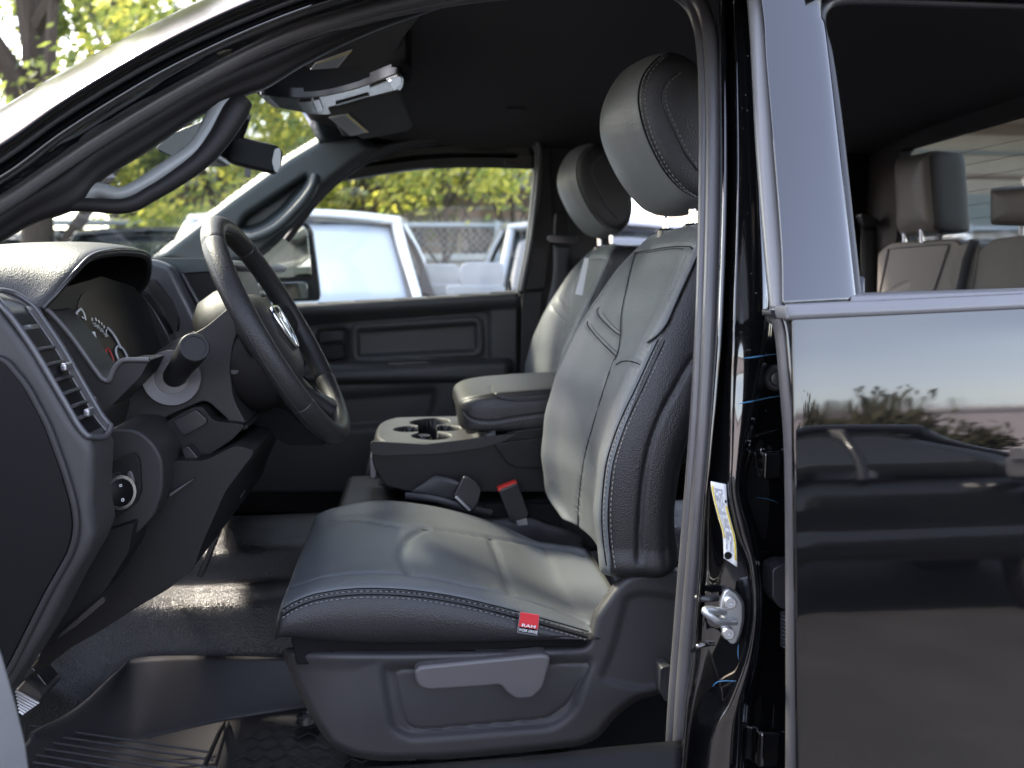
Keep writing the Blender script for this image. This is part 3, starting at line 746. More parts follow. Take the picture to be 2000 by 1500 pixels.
# ---------------------------------------------------------------- headliner and roof
hl = []
xs_ = [P(620, 268, 2.45).x - 0.02, -0.05, 0.1, 0.5, 1.0, 1.5, 1.54]
def roofz(y, x):
    e = (y - 1.77) / 0.80; return 1.955 - 0.05 * abs(e) ** 3 - 0.035 * max(0, (-0.25 - x) / 0.4) ** 2 - 0.05 * max(0, x - 1.4) ** 2
def xfront(y): return P(600, 20, 1.10).x + (P(634, 266, 2.49).x - P(600, 20, 1.10).x) * (y - 1.1) / 1.39 - 0.09 * (1 - ((y - 1.77) / 0.76) ** 2)
for x in xs_:
    r = []
    for y in (1.03, 1.10, 1.25, 1.5, 1.77, 2.05, 2.3, 2.45, 2.53):
        xx = xfront(y) + 0.01 if x == xs_[0] else x if x > 0 else x * 0.0 + (xfront(y) * 0.5 if x < 0 else 0.1)
        r.append(Vector((xx, y, roofz(y, xx))))
    hl.append(r)
hg = net(hl, 60, 60)
surf('headliner', hg, 'headliner', truck, sol=0.01)
rf = [[Vector((xfront(y) if x == -0.72 else x, y, roofz(y, x) + 0.05 - 0.10 * max(0, abs(y - 1.77) / 0.86) ** 6)) for y in (0.93, 0.98, 1.05, 1.25, 1.5, 1.77, 2.05, 2.3, 2.5, 2.57, 2.62)] for x in (-0.72, 0.1, 0.5, 1.0, 1.5, 1.62)]
surf('roof_panel', net(rf, 40, 60), 'paint_black', truck, sol=0.002)
# far side rail down to the window line, over both doors
rail = []
for px, py in ((640, 300), (700, 322), (760, 292), (830, 277), (910, 270), (1000, 267), (1040, 270)):
    p = P(px, py, 2.53); rail.append([p, p + Vector((0, -0.015, 0.02)), Vector((p.x, 2.50, roofz(2.47, p.x) + 0.005)), Vector((p.x, 2.44, roofz(2.40, p.x) + 0.006))])
for x in (0.75, 1.2, 1.5):
    z = rail[6][0].z - 0.01; rail.append([Vector((x, 2.53, z)), Vector((x, 2.515, z + 0.02)), Vector((x, 2.50, roofz(2.47, x) + 0.005)), Vector((x, 2.44, roofz(2.40, x) + 0.006))])
surf('side_rail_trim', net(rail, 60, 12), 'headliner', truck, sol=0.01)
# far outer body below and above the openings
box('body_side', (0.2, 2.74, 0.93), (5.4, 0.06, 0.84), 'paint_black', truck, 0.03)
box('cab_corner', (1.43, 2.62, 1.55), (0.22, 0.10, 0.50), 'paint_black', truck, 0.03)

# sun visors with their warning labels
def visor(name, pxs, y_of, lab, yl, m, label=None, ink=True):
    pts = [P(a, b, y) for a, b, y in pxs]; v = prism(name, pts, (0, 0, 0.018), m, truck, bev=0.006)
    if label: v['label'] = label
    q = [P(a, b, y) - Vector((0, 0, 0.003)) for a, b, y in lab]
    L = prism('warning_label', q, (0, 0, 0.0015), 'label_paper', v)
    a, b, c, d = q
    lines = []
    for k in range(7):
        t = 0.15 + 0.115 * k
        s0 = a.lerp(b, 0.08).lerp(d.lerp(c, 0.08), t); s1 = a.lerp(b, 0.80).lerp(d.lerp(c, 0.80), t)
        e = (d - a).normalized() * 0.0022; o = Vector((0, 0, -0.0006))
        lines.append(([s0 + o, s1 + o, s1 + e + o, s0 + e + o], [(0, 1, 2, 3)]))
    join('label_print', lines, 'label_ink', v)
    y0 = a.lerp(b, 0.88); y1 = d.lerp(c, 0.88); o = Vector((0, 0, -0.0008))
    join('label_band', [([y0 + o, b + o, c + o, y1 + o], [(0, 1, 2, 3)])], 'label_yellow', v)
    return v
def onz(px, py, z):
    d = ray(px, py); return CAM + d * ((z - CAM.z) / d.z)
zv = 1.915
def vis(name, pxs, lab, z, label=None):
    pts = [onz(a, b, z) for a, b in pxs]; v = prism(name, pts, (0, 0, 0.016), 'visor', truck, bev=0.006)
    if label: v['label'] = label
    q = [onz(a, b, z) - Vector((0, 0, 0.002)) for a, b in lab]; a, b, c, d = q
    prism('warning_label', q, (0, 0, 0.0015), 'label_paper', v)
    lines = []; o = Vector((0, 0, -0.0012))
    for k in range(8):
        t = 0.10 + 0.105 * k; s0 = a.lerp(b, 0.08).lerp(d.lerp(c, 0.08), t); s1 = a.lerp(b, 0.80).lerp(d.lerp(c, 0.80), t)
        e = (d - a) * 0.03; lines.append(([s0 + o, s1 + o, s1 + e + o, s0 + e + o], [(0, 1, 2, 3)]))
    join('label_print', lines, 'label_ink', v)
    y0 = a.lerp(b, 0.88); y1 = d.lerp(c, 0.88); join('label_band', [([y0 + o, b + o, c + o, y1 + o], [(0, 1, 2, 3)])], 'label_yellow', v)
    return v
vis('sun_visor', [(560, 110), (560, 30), (840, 10), (790, 75), (762, 120), (740, 129), (645, 136), (605, 136)], [(606, 134), (616, 121), (688, 95), (660, 130)], 1.885, 'driver sun visor folded up against the headliner')
vis('sun_visor', [(640, 215), (780, 180), (800, 225), (808, 246), (800, 256), (708, 274), (696, 266), (668, 266)], [(642, 228), (680, 221), (720, 256), (685, 264)], 1.868, 'passenger sun visor folded up beyond the overhead console')

# overhead console with lamps and buttons
oc = [(510, 184), (560, 191), (620, 190), (700, 172), (770, 146), (785, 148), (789, 162), (778, 180), (730, 203), (670, 220), (620, 224), (570, 216), (535, 208), (518, 198)]
zo = 1.872
ocs = cr([onz(a, b, zo) for a, b in oc], 60, True)
ohc = prism('overhead_console', [p + Vector((0, 0, 0.0)) for p in ocs], (0, 0, 0.022), 'console_gloss', truck, bev=0.006, seg=4)
ocb = prism('overhead_console_base', [q + (q - sum(ocs, Vector()) / 60) * 0.10 + Vector((0, 0, 0.012)) for q in ocs], (0, 0, 0.09), 'fabric_black', ohc, bev=0.02, seg=4)
def onp(name, pxs, m, dz=0.003, th=0.003, bev=0.001): return prism(name, [onz(a, b, zo - dz) for a, b in pxs], (0, 0, th), m, ohc, bev=bev)
onp('console_button', [(612, 198), (624, 196), (632, 216), (620, 219)], 'silver', 0.004)
onp('compartment_door', [(584, 200), (608, 198), (618, 218), (596, 220)], 'plastic_smooth')
onp('reading_lamp', [(512, 187), (524, 190), (546, 212), (530, 207)], 'lens_milky')
onp('reading_lamp', [(754, 156), (776, 148), (785, 152), (784, 164), (770, 178), (764, 170)], 'lens_milky')
onp('red_indicator', [(656, 213), (681, 208), (682, 210), (657, 216)], 'red_plastic')
onp('console_slot', [(655, 204), (720, 186), (722, 189), (658, 207)], 'rubber', 0.0035)
onp('lamp_switch', [(722, 172), (760, 158), (764, 164), (726, 182)], 'plastic_smooth', 0.0035)
onp('chrome_accent', [(757, 157), (764, 154), (766, 158), (759, 161)], 'chrome', 0.005)
box('headliner_clip', onz(1005, 213, 1.945), (0.05, 0.05, 0.012), 'headliner', truck, 0.006)

# windshield
na, nb = P(600, 20, 1.10), P(-200, 385, 1.05); fa, fb = P(634, 266, 2.49), P(285, 512, 2.50)
wrows = []
for k in range(9):
    t = k / 8; e = 1 - (2 * t - 1) ** 2; a = na.lerp(fa, t) + Vector((-0.09 * e, 0, 0.015 * e)); b = nb.lerp(fb, t) + Vector((-0.16 * e, 0, 0))
    wrows.append([a, a.lerp(b, 0.33) + Vector((-0.006, 0, 0.006)), a.lerp(b, 0.67) + Vector((-0.006, 0, 0.006)), b])
surf('windshield', net(wrows, 40, 16), 'windshield_glass', truck)

# rear-view mirror
MY = 1.80
mr = pprism('rear_view_mirror', rnd([(440, 272), (452, 262), (540, 283), (549, 293), (548, 318), (536, 340), (452, 320), (440, 312)], 9, 4), MY, MY + 0.03, 'plastic_cap', truck, bev=0.008, seg=4)
pprism('mirror_end', rnd([(536, 292), (545, 288), (549, 296), (548, 325), (541, 338), (536, 334), (531, 315)], 3, 2), MY - 0.004, MY + 0.004, 'lens_milky', mr, bev=0.001)
pprism('mirror_tab', [(478, 328), (490, 330), (488, 347), (477, 345)], MY, MY + 0.006, 'plastic_smooth', mr, bev=0.001)
tube('mirror_stem', cr([P(455, 285, MY + 0.02), P(470, 250, MY), P(478, 225, MY - 0.02)], 12), 0.013, 'plastic_smooth', mr, 12)
sb2 = pprism('sensor_box', rnd([(300, 290), (330, 262), (420, 225), (450, 262), (425, 312), (345, 312)], 12, 4), 1.75, 1.86, 'plastic_smooth', mr, bev=0.01)

# ---------------------------------------------------------------- near A pillar trim with grab handle
up_ = [(-120, 500), (0, 410), (100, 342), (196, 276), (350, 184), (451, 132), (560, 84), (700, 31), (860, -10)]
lo_ = [(-120, 545), (0, 470), (60, 436), (150, 402), (195, 350), (290, 290), (385, 226), (460, 190), (520, 168), (600, 120), (720, 62), (880, 5)]
gn = []
for k in range(60):
    pass
U = cr([Vector((a, b, 0)) for a, b in up_], 90); L = cr([Vector((a, b, 0)) for a, b in lo_], 90)
g = []
for u, l in zip(U, L):
    r = []
    for t, off in ((0, 0.175), (0.06, 0.160), (0.3, 0.158), (0.6, 0.170), (0.92, 0.180), (1.0, 0.215)):
        q = u.lerp(l, t); r.append(PL(q.x, q.y, off))
    g.append(cr(r, 14))
nap = surf('a_pillar_trim', g, 'plastic_dark', truck, sol=0.006)
nap['label'] = 'near windshield pillar trim with grab handle'
hpts = [(150, 388, 0.19), (190, 372, 0.19), (235, 380, 0.19), (280, 362, 0.19), (330, 330, 0.19), (378, 296, 0.19), (402, 262, 0.19), (420, 232, 0.19), (440, 205, 0.19), (468, 190, 0.19)]
tube('grab_handle', cr([PL(a, b, o) for a, b, o in hpts], 60), [v.x for v in cr([Vector((q, 0, 0)) for q in (0.011, 0.010, 0.009, 0.010, 0.011, 0.011, 0.011, 0.012, 0.014, 0.012)], 60)], 'handle_lit', nap, 16)
fl = [(110, 405), (160, 400), (245, 402), (300, 376), (350, 345), (395, 310), (430, 268), (462, 215), (480, 195)]
tube('handle_flange', cr([PL(a, b, 0.185) for a, b in fl], 60), [v.x for v in cr([Vector((q, 0, 0)) for q in (0.006, 0.008, 0.009, 0.009, 0.010, 0.011, 0.013, 0.015, 0.010)], 60)], 'plastic_dark', nap, 14)
web_ = [[PL(a, b, 0.19) for a, b in r] for r in ([(120, 400), (150, 388)], [(190, 398), (190, 376)], [(245, 398), (236, 384)])]

# ---------------------------------------------------------------- steering wheel and column
WC = P(548, 648, 1.34); ta = R(28)
WN = Vector((math.cos(ta), 0, math.sin(ta))); WU = Vector((-math.sin(ta), 0, math.cos(ta))); WY = Vector((0, -1, 0))
def W(a, r, h=0.0): return WC + (WU * math.cos(a) + WY * math.sin(a)) * r + WN * h     # a = 0 at the top, towards the door
RW = 0.188
ring = [W(2 * math.pi * i / 96, RW) for i in range(96)]
def rimg(a0, a1, n, rt, rr_):
    pts = [W(a0 + (a1 - a0) * i / (n - 1), RW) for i in range(n)]; vs = []
    for i, p in enumerate(pts):
        a = a0 + (a1 - a0) * i / (n - 1); rad = (p - WC).normalized()
        sc_ = 1.0 - 0.06 * (1 if i in (0, n - 1) else 0)
        for j in range(20):
            q = 2 * math.pi * j / 20; vs.append(p + rad * math.cos(q) * rt * sc_ + WN * math.sin(q) * rr_ * sc_)
    return vs, gridfaces(n, 20, True) + [tuple(range(20)), tuple((n - 1) * 20 + j for j in range(20))]
wheel = None
secs = [(-0.62, 0.62, 'leather_wheel'), (0.63, 2.17, 'leather_wheel'), (2.18, 4.10, 'leather_wheel'), (4.11, 5.65, 'leather_wheel')]
for k, (a0, a1, m) in enumerate(secs):
    v, f = rimg(a0, a1, 60, 0.0165, 0.0175)
    o = mesh('steering_wheel' if k == 0 else 'rim_grip', v, f, m, truck if wheel is None else wheel, True, ang=50)
    if wheel is None: wheel = o
wheel['label'] = 'black leather steering wheel with a chrome emblem in its hub'
for a in (0.625, 2.175, 4.105, 5.655):
    v, f = rimg(a - 0.006, a + 0.006, 3, 0.0158, 0.0168); mesh('rim_seam', v, f, 'rubber', wheel)
tube('rim_stitch_line', [W(2 * math.pi * i / 160, RW + 0.0152, -0.006) for i in range(161)], 0.0007, 'rubber', wheel, 5)
tube('rim_stitch_line', [W(2 * math.pi * i / 160, RW - 0.0150, 0.006) for i in range(161)], 0.0006, 'rubber', wheel, 5)
# hub pad: domed shield
def hubsec(h, s): 
    pts = []
    sh_ = [(0, 0.078), (0.045, 0.076), (0.085, 0.052), (0.096, 0.010), (0.090, -0.030), (0.060, -0.078), (0, -0.092), (-0.060, -0.078), (-0.090, -0.030), (-0.096, 0.010), (-0.085, 0.052), (-0.045, 0.076)]
    return [WC + WY * a * s + WU * b * s + WN * h for a, b in sh_]
HN = 0.0
hub = surf('hub_pad', net([hubsec(-0.055, 0.86), hubsec(-0.045, 0.98), hubsec(-0.028, 1.0), hubsec(-0.014, 0.95), hubsec(-0.002, 0.80), hubsec(0.005, 0.55), hubsec(0.007, 0.15)], 50, 72, True), 'plastic_mid', wheel, True, True)
# emblem: chrome ring with a horned head in relief
ES = 0.034
def E(u, v, h): return WC + WY * u * ES + WU * (v * ES + 0.004) + WN * (0.0065 + h)
shp = [(-0.75, 0.95), (0, 1.05), (0.75, 0.95), (0.95, 0.5), (0.85, -0.2), (0.45, -0.85), (0, -1.1), (-0.45, -0.85), (-0.85, -0.2), (-0.95, 0.5)]
tube('emblem_ring', cr([E(a, b, 0.004) for a, b in shp], 60, True), 0.0034, 'chrome', hub, 10, closed=True)
heads = [[(0.0, 0.62), (0.22, 0.55), (0.20, 0.1), (0.14, -0.62), (0, -0.8), (-0.14, -0.62), (-0.20, 0.1), (-0.22, 0.55)],
         [(0.24, 0.72), (0.55, 0.75), (0.72, 0.45), (0.66, 0.0), (0.42, -0.25), (0.34, -0.05), (0.48, 0.15), (0.48, 0.40), (0.28, 0.45)],
         [(-0.24, 0.72), (-0.55, 0.75), (-0.72, 0.45), (-0.66, 0.0), (-0.42, -0.25), (-0.34, -0.05), (-0.48, 0.15), (-0.48, 0.40), (-0.28, 0.45)]]
for hd in heads: prism('emblem_relief', [E(a, b, 0) for a, b in hd], WN * 0.006, 'chrome', hub, bev=0.0012)
prism('emblem_plate', [E(a * 0.9, b * 0.9, -0.004) for a, b in shp], WN * 0.003, 'plastic_gloss', hub)
# spokes
def spoke(a, w0, w1):
    rows = []
    for r, hh, w_, t in ((0.070, -0.030, w0, 0.016), (0.110, -0.026, (w0 + w1) / 2, 0.012), (0.150, -0.012, w1, 0.010), (0.186, 0.0, w1 * 1.3, 0.012)):
        c = W(a, r, hh); d = (WU * -math.sin(a) + WY * math.cos(a))
        rows.append([c + d * w_ * q + WN * t * s for q, s in ((-1, -0.4), (-0.7, 0.8), (0, 1), (0.7, 0.8), (1, -0.4), (0.6, -1), (-0.6, -1))])
    return surf('wheel_spoke', net(rows, 20, 28, True), 'leather_wheel', wheel, True, True)
spoke(R(84), 0.030, 0.026); spoke(R(276), 0.030, 0.026); spoke(R(152), 0.020, 0.020); spoke(R(208), 0.020, 0.020)
for sg in (1, -1):
    tube('spoke_accent', [W(R(180 - 28 * sg) , r, -0.001 - (0.19 - r) * 0.12) for r in (0.085, 0.12, 0.155, 0.172)], 0.0016, 'chrome', wheel, 6)
# hub back cover
lathe('hub_back_cover', [(-0.108, 0.060), (-0.100, 0.088), (-0.085, 0.100), (-0.055, 0.104), (-0.030, 0.098), (-0.02, 0.07)], WC, WN, 'plastic_dark', wheel, 48)
lathe('cover_screw_recess', [(-0.01, 0.006), (0.0, 0.007)], P(457, 722, 1.240), Vector((0, -1, 0)), 'rubber', wheel, 16)
# column
CW = WC - WN * 0.10
def colsec(t, w_, u0, u1):
    c = CW - WN * t
    return [c + WY * a * w_ + WU * (u0 if b < 0 else u1) * abs(b) for a, b in ((0, 1), (0.6, 0.9), (0.95, 0.5), (1, 0), (1, -0.5), (0.85, -0.9), (0.4, -1), (-0.4, -1), (-0.85, -0.9), (-1, -0.5), (-1, 0), (-0.95, 0.5), (-0.6, 0.9))]
colm = surf('steering_column', net([colsec(-0.02, 0.055, -0.065, 0.050), colsec(0.0, 0.064, -0.085, 0.062), colsec(0.05, 0.068, -0.098, 0.066), colsec(0.12, 0.068, -0.100, 0.058), colsec(0.20, 0.062, -0.085, 0.050), colsec(0.26, 0.055, -0.07, 0.045)], 60, 78, True), 'plastic_mid', truck, True, True)
pprism('column_upper_shroud', rnd([(262, 752), (300, 702), (345, 668), (400, 640), (445, 602), (472, 583), (484, 618), (458, 660), (448, 720), (456, 780), (486, 838), (468, 842), (440, 815), (402, 780), (330, 812), (262, 850), (240, 838)], 16, 4), 1.235, 1.46, 'plastic_mid', colm, bev=0.028, seg=5)
lathe('stalk_socket', [(0.0, 0.041), (0.004, 0.040), (0.001, 0.024), (0.002, 0.0235), (0.002, 0.018)], P(336, 738, 1.226), Vector((0.12, -1, 0.10)), 'plastic_grey', colm, 44)
sa, se = P(338, 740, 1.245), P(380, 678, 1.08)
ax = (se - sa); ln_ = ax.length
lathe('turn_signal_stalk', [(0, 0.019), (0.015, 0.019), (0.016, 0.0165), (ln_ * 0.45, 0.0165), (ln_ * 0.62, 0.018), (ln_ * 0.95, 0.0195), (ln_ - 0.002, 0.0192), (ln_, 0.0178), (ln_, 0.0145), (ln_ - 0.001, 0.0142), (ln_ - 0.001, 0.001)], sa, ax, 'plastic_dark', colm, 40)
tube('gear_lever', cr([P(400, 640, 1.42), P(425, 610, 1.47), P(440, 575, 1.52)], 16), [0.006] * 7 + [0.013] * 9, 'plastic_mid', colm, 14)
# keyed tilt-lever housing under the column
hs = pprism('column_lower_shroud', rnd([(298, 850), (322, 826), (372, 797), (394, 793), (416, 822), (480, 830), (455, 858), (372, 912), (352, 905), (312, 890), (300, 868)], 10, 4), 1.215, 1.42, 'plastic_dark', colm, bev=0.008)
pprism('blank_cover', rnd([(339, 822), (382, 800), (404, 820), (402, 828), (362, 850), (355, 848)], 5, 3), 1.208, 1.225, 'plastic_smooth', hs, bev=0.002)
pprism('tilt_lever', rnd([(355, 876), (368, 872), (392, 902), (388, 914), (374, 912), (362, 900)], 5, 3), 1.19, 1.22, 'plastic_smooth', hs, bev=0.005)
pprism('column_bracket', rnd([(470, 856), (490, 832), (500, 828), (506, 842), (496, 862), (478, 872)], 4, 2), 1.36, 1.42, 'silver', colm, bev=0.003)
pprism('column_cover', rnd([(420, 760), (560, 800), (600, 840), (640, 870), (560, 870), (500, 830), (440, 810)], 12, 3), 1.33, 1.50, 'fabric_black', colm, bev=0.01)

# ---------------------------------------------------------------- dashboard
DN = 0.985; PF = 1.062
podp = [(-300, 540), (-120, 552), (-60, 572), (0, 602), (60, 684), (108, 765), (148, 832), (172, 862), (182, 885), (180, 930), (176, 985), (186, 1040), (172, 1078), (130, 1150), (90, 1230), (40, 1310), (-20, 1400), (-100, 1500), (-400, 1600), (-500, 1300), (-500, 600)]
dash = pprism('dashboard', podp, DN, PF, 'plastic_base', truck, bev=0.012, seg=4)
# end cap panel
capo = [(-500, 660), (0, 700), (45, 755), (85, 830), (118, 920), (138, 990), (142, 1035), (132, 1078), (85, 1160), (50, 1230), (10, 1310), (-60, 1400), (-500, 1500)]
capr = rnd(capo, 20, 4)
pprism('dash_end_cap', capr, DN - 0.004, DN + 0.02, 'plastic_cap', dash, bev=0.003)
tube('end_cap_bead', [P(a, b, DN - 0.003) for a, b in [(c[0] + 9, c[1]) for c in capr if c[0] > -100]], 0.004, 'plastic_mid', dash, 8)
# vent on the pod: bright ring, vanes
vc = [P(a, b, DN) for a, b in ((-40, 575), (0, 602), (60, 684), (108, 765), (148, 832), (170, 860))]
def pod(px, py, t, lift=0.003):
    """a point on the aft pod face: along its near edge, t of the way across"""
    p = P(px, py, DN); q = Vector((p.x, DN + (PF - DN) * t, p.z)); return q + Vector((0.55, 0, 0.45)) * lift
edge = [(-60, 560), (-30, 580), (2, 605), (30, 642), (60, 686), (84, 726), (108, 767), (128, 801), (146, 832), (162, 852), (172, 862)]
ringn = [pod(a, b, 0.04, 0.004) for a, b in edge[2:]]; ringf = [pod(a, b, 0.96, 0.004) for a, b in edge[2:]]
ringp = [pod(-30, 580, 0.25, 0.004), pod(-45, 572, 0.6, 0.004), pod(-30, 580, 0.86, 0.004)] + ringf[:-1] + [pod(170, 858, 0.90, 0.004), pod(178, 868, 0.5, 0.004), pod(170, 858, 0.10, 0.004)] + ringn[:-1][::-1]
tube('vent_ring', cr(ringp, 120, True), 0.0036, 'trim_satin', dash, 10, closed=True)
inn = net([[pod(a, b, t, -0.002 if t in (0.86,) else 0.002) for t in (0.72, 0.80, 0.88, 0.94)] for a, b in edge[2:]], 30, 6)
surf('vent_liner', inn, 'plastic_grey', dash, sol=0.003)
surf('vent_cavity', net([[pod(a, b, t, 0.0012) for t in (0.08, 0.4, 0.74)] for a, b in edge[2:-1]], 20, 6), 'plastic_cap', dash, sol=0.002)
k = 0
for a, b in ((30, 642), (60, 686), (78, 716), (96, 746), (112, 773), (127, 799), (140, 822)):
    q0 = pod(a, b, 0.10, 0.004); q1 = pod(a, b, 0.70, 0.004); big = (a == 30)
    mesh('vent_vane', [q0, q1, q1 + Vector((0.004, 0, -0.002 if not big else -0.024)), q0 + Vector((0.004, 0, -0.002 if not big else -0.024)), q1 + Vector((-0.02, 0, 0.0)), q0 + Vector((-0.02, 0, 0.0))],
         [(0, 1, 2, 3), (0, 1, 4, 5)], 'trim_satin' if big else 'plastic_mid', dash, sol=0.0016)
for a, b, t0, t1 in ((90, 732, 0.40, 0.72), (142, 822, 0.30, 0.62)):
    c0 = pod(a, b, (t0 + t1) / 2, 0.010); box('vent_slider', c0, (0.008, 0.022, 0.010), 'silver', dash, 0.003)

# cluster hood: arched brow
def brow(pxn, pyn, yn, ap, ya, pxf, pyf, yf, ss=1.0):
    return [P(pxn, pyn, yn), P(*ap, ya), P(pxf, pyf, yf)]
br_front = [P(84, 606, 1.125), P(112, 575, 1.135), P(148, 532, 1.16), P(180, 502, 1.20), P(222, 492, 1.27), P(262, 492, 1.36), P(287, 500, 1.45), P(293, 520, 1.52), P(288, 552, 1.555), P(272, 575, 1.565)]
def off(l, dx, dz, dy=0): return [p + Vector((dx, dy, dz)) for p in l]
def brow_row(dx, rise, flat_):
    c = sum(br_front, Vector()) / 10
    out = []
    for i, p in enumerate(br_front):
        f = math.sin(math.pi * i / 9); out.append(Vector((p.x + dx, c.y + (p.y - c.y) * flat_, p.z + rise * f - (0.02 * (1 - f) if dx < -0.02 else 0))))
    return out
hrow = [brow_row(-0.004, -0.006, 0.985), brow_row(0.0, 0.0, 1.0), brow_row(-0.010, 0.007, 1.01), brow_row(-0.06, 0.012, 1.02), brow_row(-0.16, 0.008, 1.03), brow_row(-0.30, -0.012, 1.04), brow_row(-0.5, -0.05, 1.05)]
hood = surf('cluster_hood', net(hrow, 70, 60), 'leather_black', dash, sol=0.004)
under = [brow_row(-0.004, -0.006, 0.985), brow_row(-0.05, -0.004, 0.97), brow_row(-0.14, -0.012, 0.95), brow_row(-0.22, -0.02, 0.93)]
surf('hood_underside', net(under, 30, 60), 'fabric_black', dash, sol=0.003)
# seam tube on the lip
tube('hood_lip_seam', cr(off(br_front, 0.001, 0.003), 80), 0.0028, 'plastic_smooth', dash, 8)
# instrument panel face
def IP(px, py, y): return P(px, py, y)
ip = [(84, 606, 1.15), (160, 560, 1.22), (200, 545, 1.30), (262, 580, 1.44), (300, 640, 1.50), (330, 700, 1.52), (280, 715, 1.40), (230, 728, 1.30), (205, 728, 1.22), (150, 690, 1.16)]
# plane through three measured points on the instrument face
A_, B_, C_ = P(100, 640, 1.17), P(262, 590, 1.50), P(225, 720, 1.33)
pn = (B_ - A_).cross(C_ - A_).normalized()
def onpl(px, py, lift=0.0):
    d = ray(px, py); t = (A_ - CAM).dot(pn) / d.dot(pn); s = -1 if pn.dot(d) > 0 else 1
    return CAM + d * t + pn * lift * s
face = [(84, 606), (130, 560), (200, 540), (262, 560), (300, 610), (335, 700), (330, 730), (215, 740), (180, 720), (120, 665)]
clus = prism('instrument_cluster', [onpl(a, b, 0.0) for a, b in face], (-0.03, 0, 0), 'plastic_dark', dash)
def gauge(c, w_, h_, rot, ticks, m='chrome', a0=0, a1=2 * math.pi):
    cx, cy = c; pts = []
    for i in range(49):
        a = a0 + (a1 - a0) * i / 48; x = w_ * math.cos(a); y = h_ * math.sin(a)
        pts.append(onpl(cx + x * math.cos(rot) - y * math.sin(rot), cy + x * math.sin(rot) + y * math.cos(rot), 0.002))
    return pts
prism('gauge_screen', [onpl(a, b, 0.0012) for a, b in rnd([(148, 600), (160, 570), (190, 570), (240, 620), (262, 690), (240, 706), (190, 715), (160, 670)], 14, 3)], (-0.001, 0, 0), 'gauge_face', clus)
def gline(name, l, r, m='gauge_silver', n=24, lift=0.0035): return tube(name, [onpl(q.x, q.y, lift) for q in C2_(l, n)], r, m, clus, 6)
def C2_(l, n): return cr([Vector((a, b, 0)) for a, b in l], n)
gline('gauge_ring', [(177, 650), (181, 668), (190, 688), (202, 703), (214, 710)], 0.0032)
gline('gauge_ring', [(206, 641), (216, 652), (225, 666), (232, 681)], 0.0018)
gline('gauge_ring', [(153, 604), (145, 612), (144, 628), (150, 643), (160, 655), (168, 660)], 0.0018)
gline('gauge_ring', [(154, 604), (160, 614), (163, 626)], 0.0010)
gline('gauge_ring', [(231, 707), (226, 700), (222, 686), (226, 677), (234, 680), (242, 692), (246, 706)], 0.0016)
gline('gauge_needle', [(202, 682), (205, 694), (212, 708)], 0.0010, 'needle_red'); gline('gauge_needle', [(206, 680), (213, 692), (218, 706)], 0.0010, 'needle_red')
for s_, x, y in (('120', 180, 636), ('140', 186, 640), ('160', 193, 647), ('200', 202, 656)):
    text('gauge_numeral', s_, onpl(x, y, 0.004), Vector((0, 1, 0)), WU, 0.0095, 'white_print', clus, bold=0.01)
for x, y, dx, dy in ((175, 622, 1, 6), (182, 622, 2, 6), (188, 626, 2, 6), (194, 631, 1, 5), (199, 637, 0, 5), (204, 645, -1, 5), (150, 626, 4, 2), (156, 620, 3, 3)):
    gline('gauge_tick', [(x, y), (x + dx, y + dy)], 0.0009, 'white_print', 3)
text('cluster_lettering', 'RAM', onpl(116, 611, 0.003), Vector((0, 1, 0)), WU, 0.016, 'plastic_grey', clus, sx=1.2, bold=0.02)
# cluster surround between pod and cluster, lower lip
slabs = pprism('cluster_lower_lip', rnd([(86, 604), (98, 608), (140, 656), (190, 726), (210, 741), (222, 716), (245, 703), (292, 703), (275, 735), (215, 795), (150, 750)], 5, 3), 1.13, 1.20, 'plastic_mid', dash, bev=0.01)
tube('lip_edge', cr([P(a, b, 1.128) for a, b in ((88, 604), (100, 612), (140, 658), (190, 728), (203, 742), (213, 742), (222, 722), (232, 709), (246, 703), (292, 703))], 60), 0.0035, 'plastic_grey', dash, 8)
# far side wall of the cluster recess and centre stack
pprism('cluster_side_wall', rnd([(240, 560), (275, 570), (305, 610), (332, 660), (345, 720), (300, 780), (230, 700)], 12, 3), 1.56, 1.60, 'plastic_smooth', dash, bev=0.008)
cs = pprism('centre_stack', rnd([(200, 505), (300, 505), (335, 520), (362, 575), (395, 640), (420, 700), (440, 800), (440, 900), (250, 900), (150, 600)], 16, 4), 1.60, 1.64, 'trim_satin', dash, bev=0.012)
pprism('stack_recess_trim', rnd([(282, 545), (300, 545), (335, 590), (348, 625), (345, 650), (335, 645), (318, 600), (290, 565)], 8, 3), 1.585, 1.602, 'leather_black', cs, bev=0.006)
pprism('dash_top_pad', rnd([(100, 560), (180, 510), (290, 503), (415, 505), (430, 515), (415, 530), (330, 535), (200, 600)], 6, 3), 1.64, 2.52, 'plastic_green', dash, bev=0.010)
pprism('stack_face', rnd([(330, 530), (415, 525), (440, 600), (470, 700), (490, 860), (420, 1000), (300, 1000), (300, 700)], 8, 3), 1.645, 2.05, 'plastic_dark', dash, bev=0.006)
pprism('glove_box_panel', [(330, 540), (418, 528), (436, 600), (452, 760), (440, 900), (380, 1000), (300, 1000), (300, 700)], 2.06, 2.50, 'plastic_dark', dash, bev=0.01)
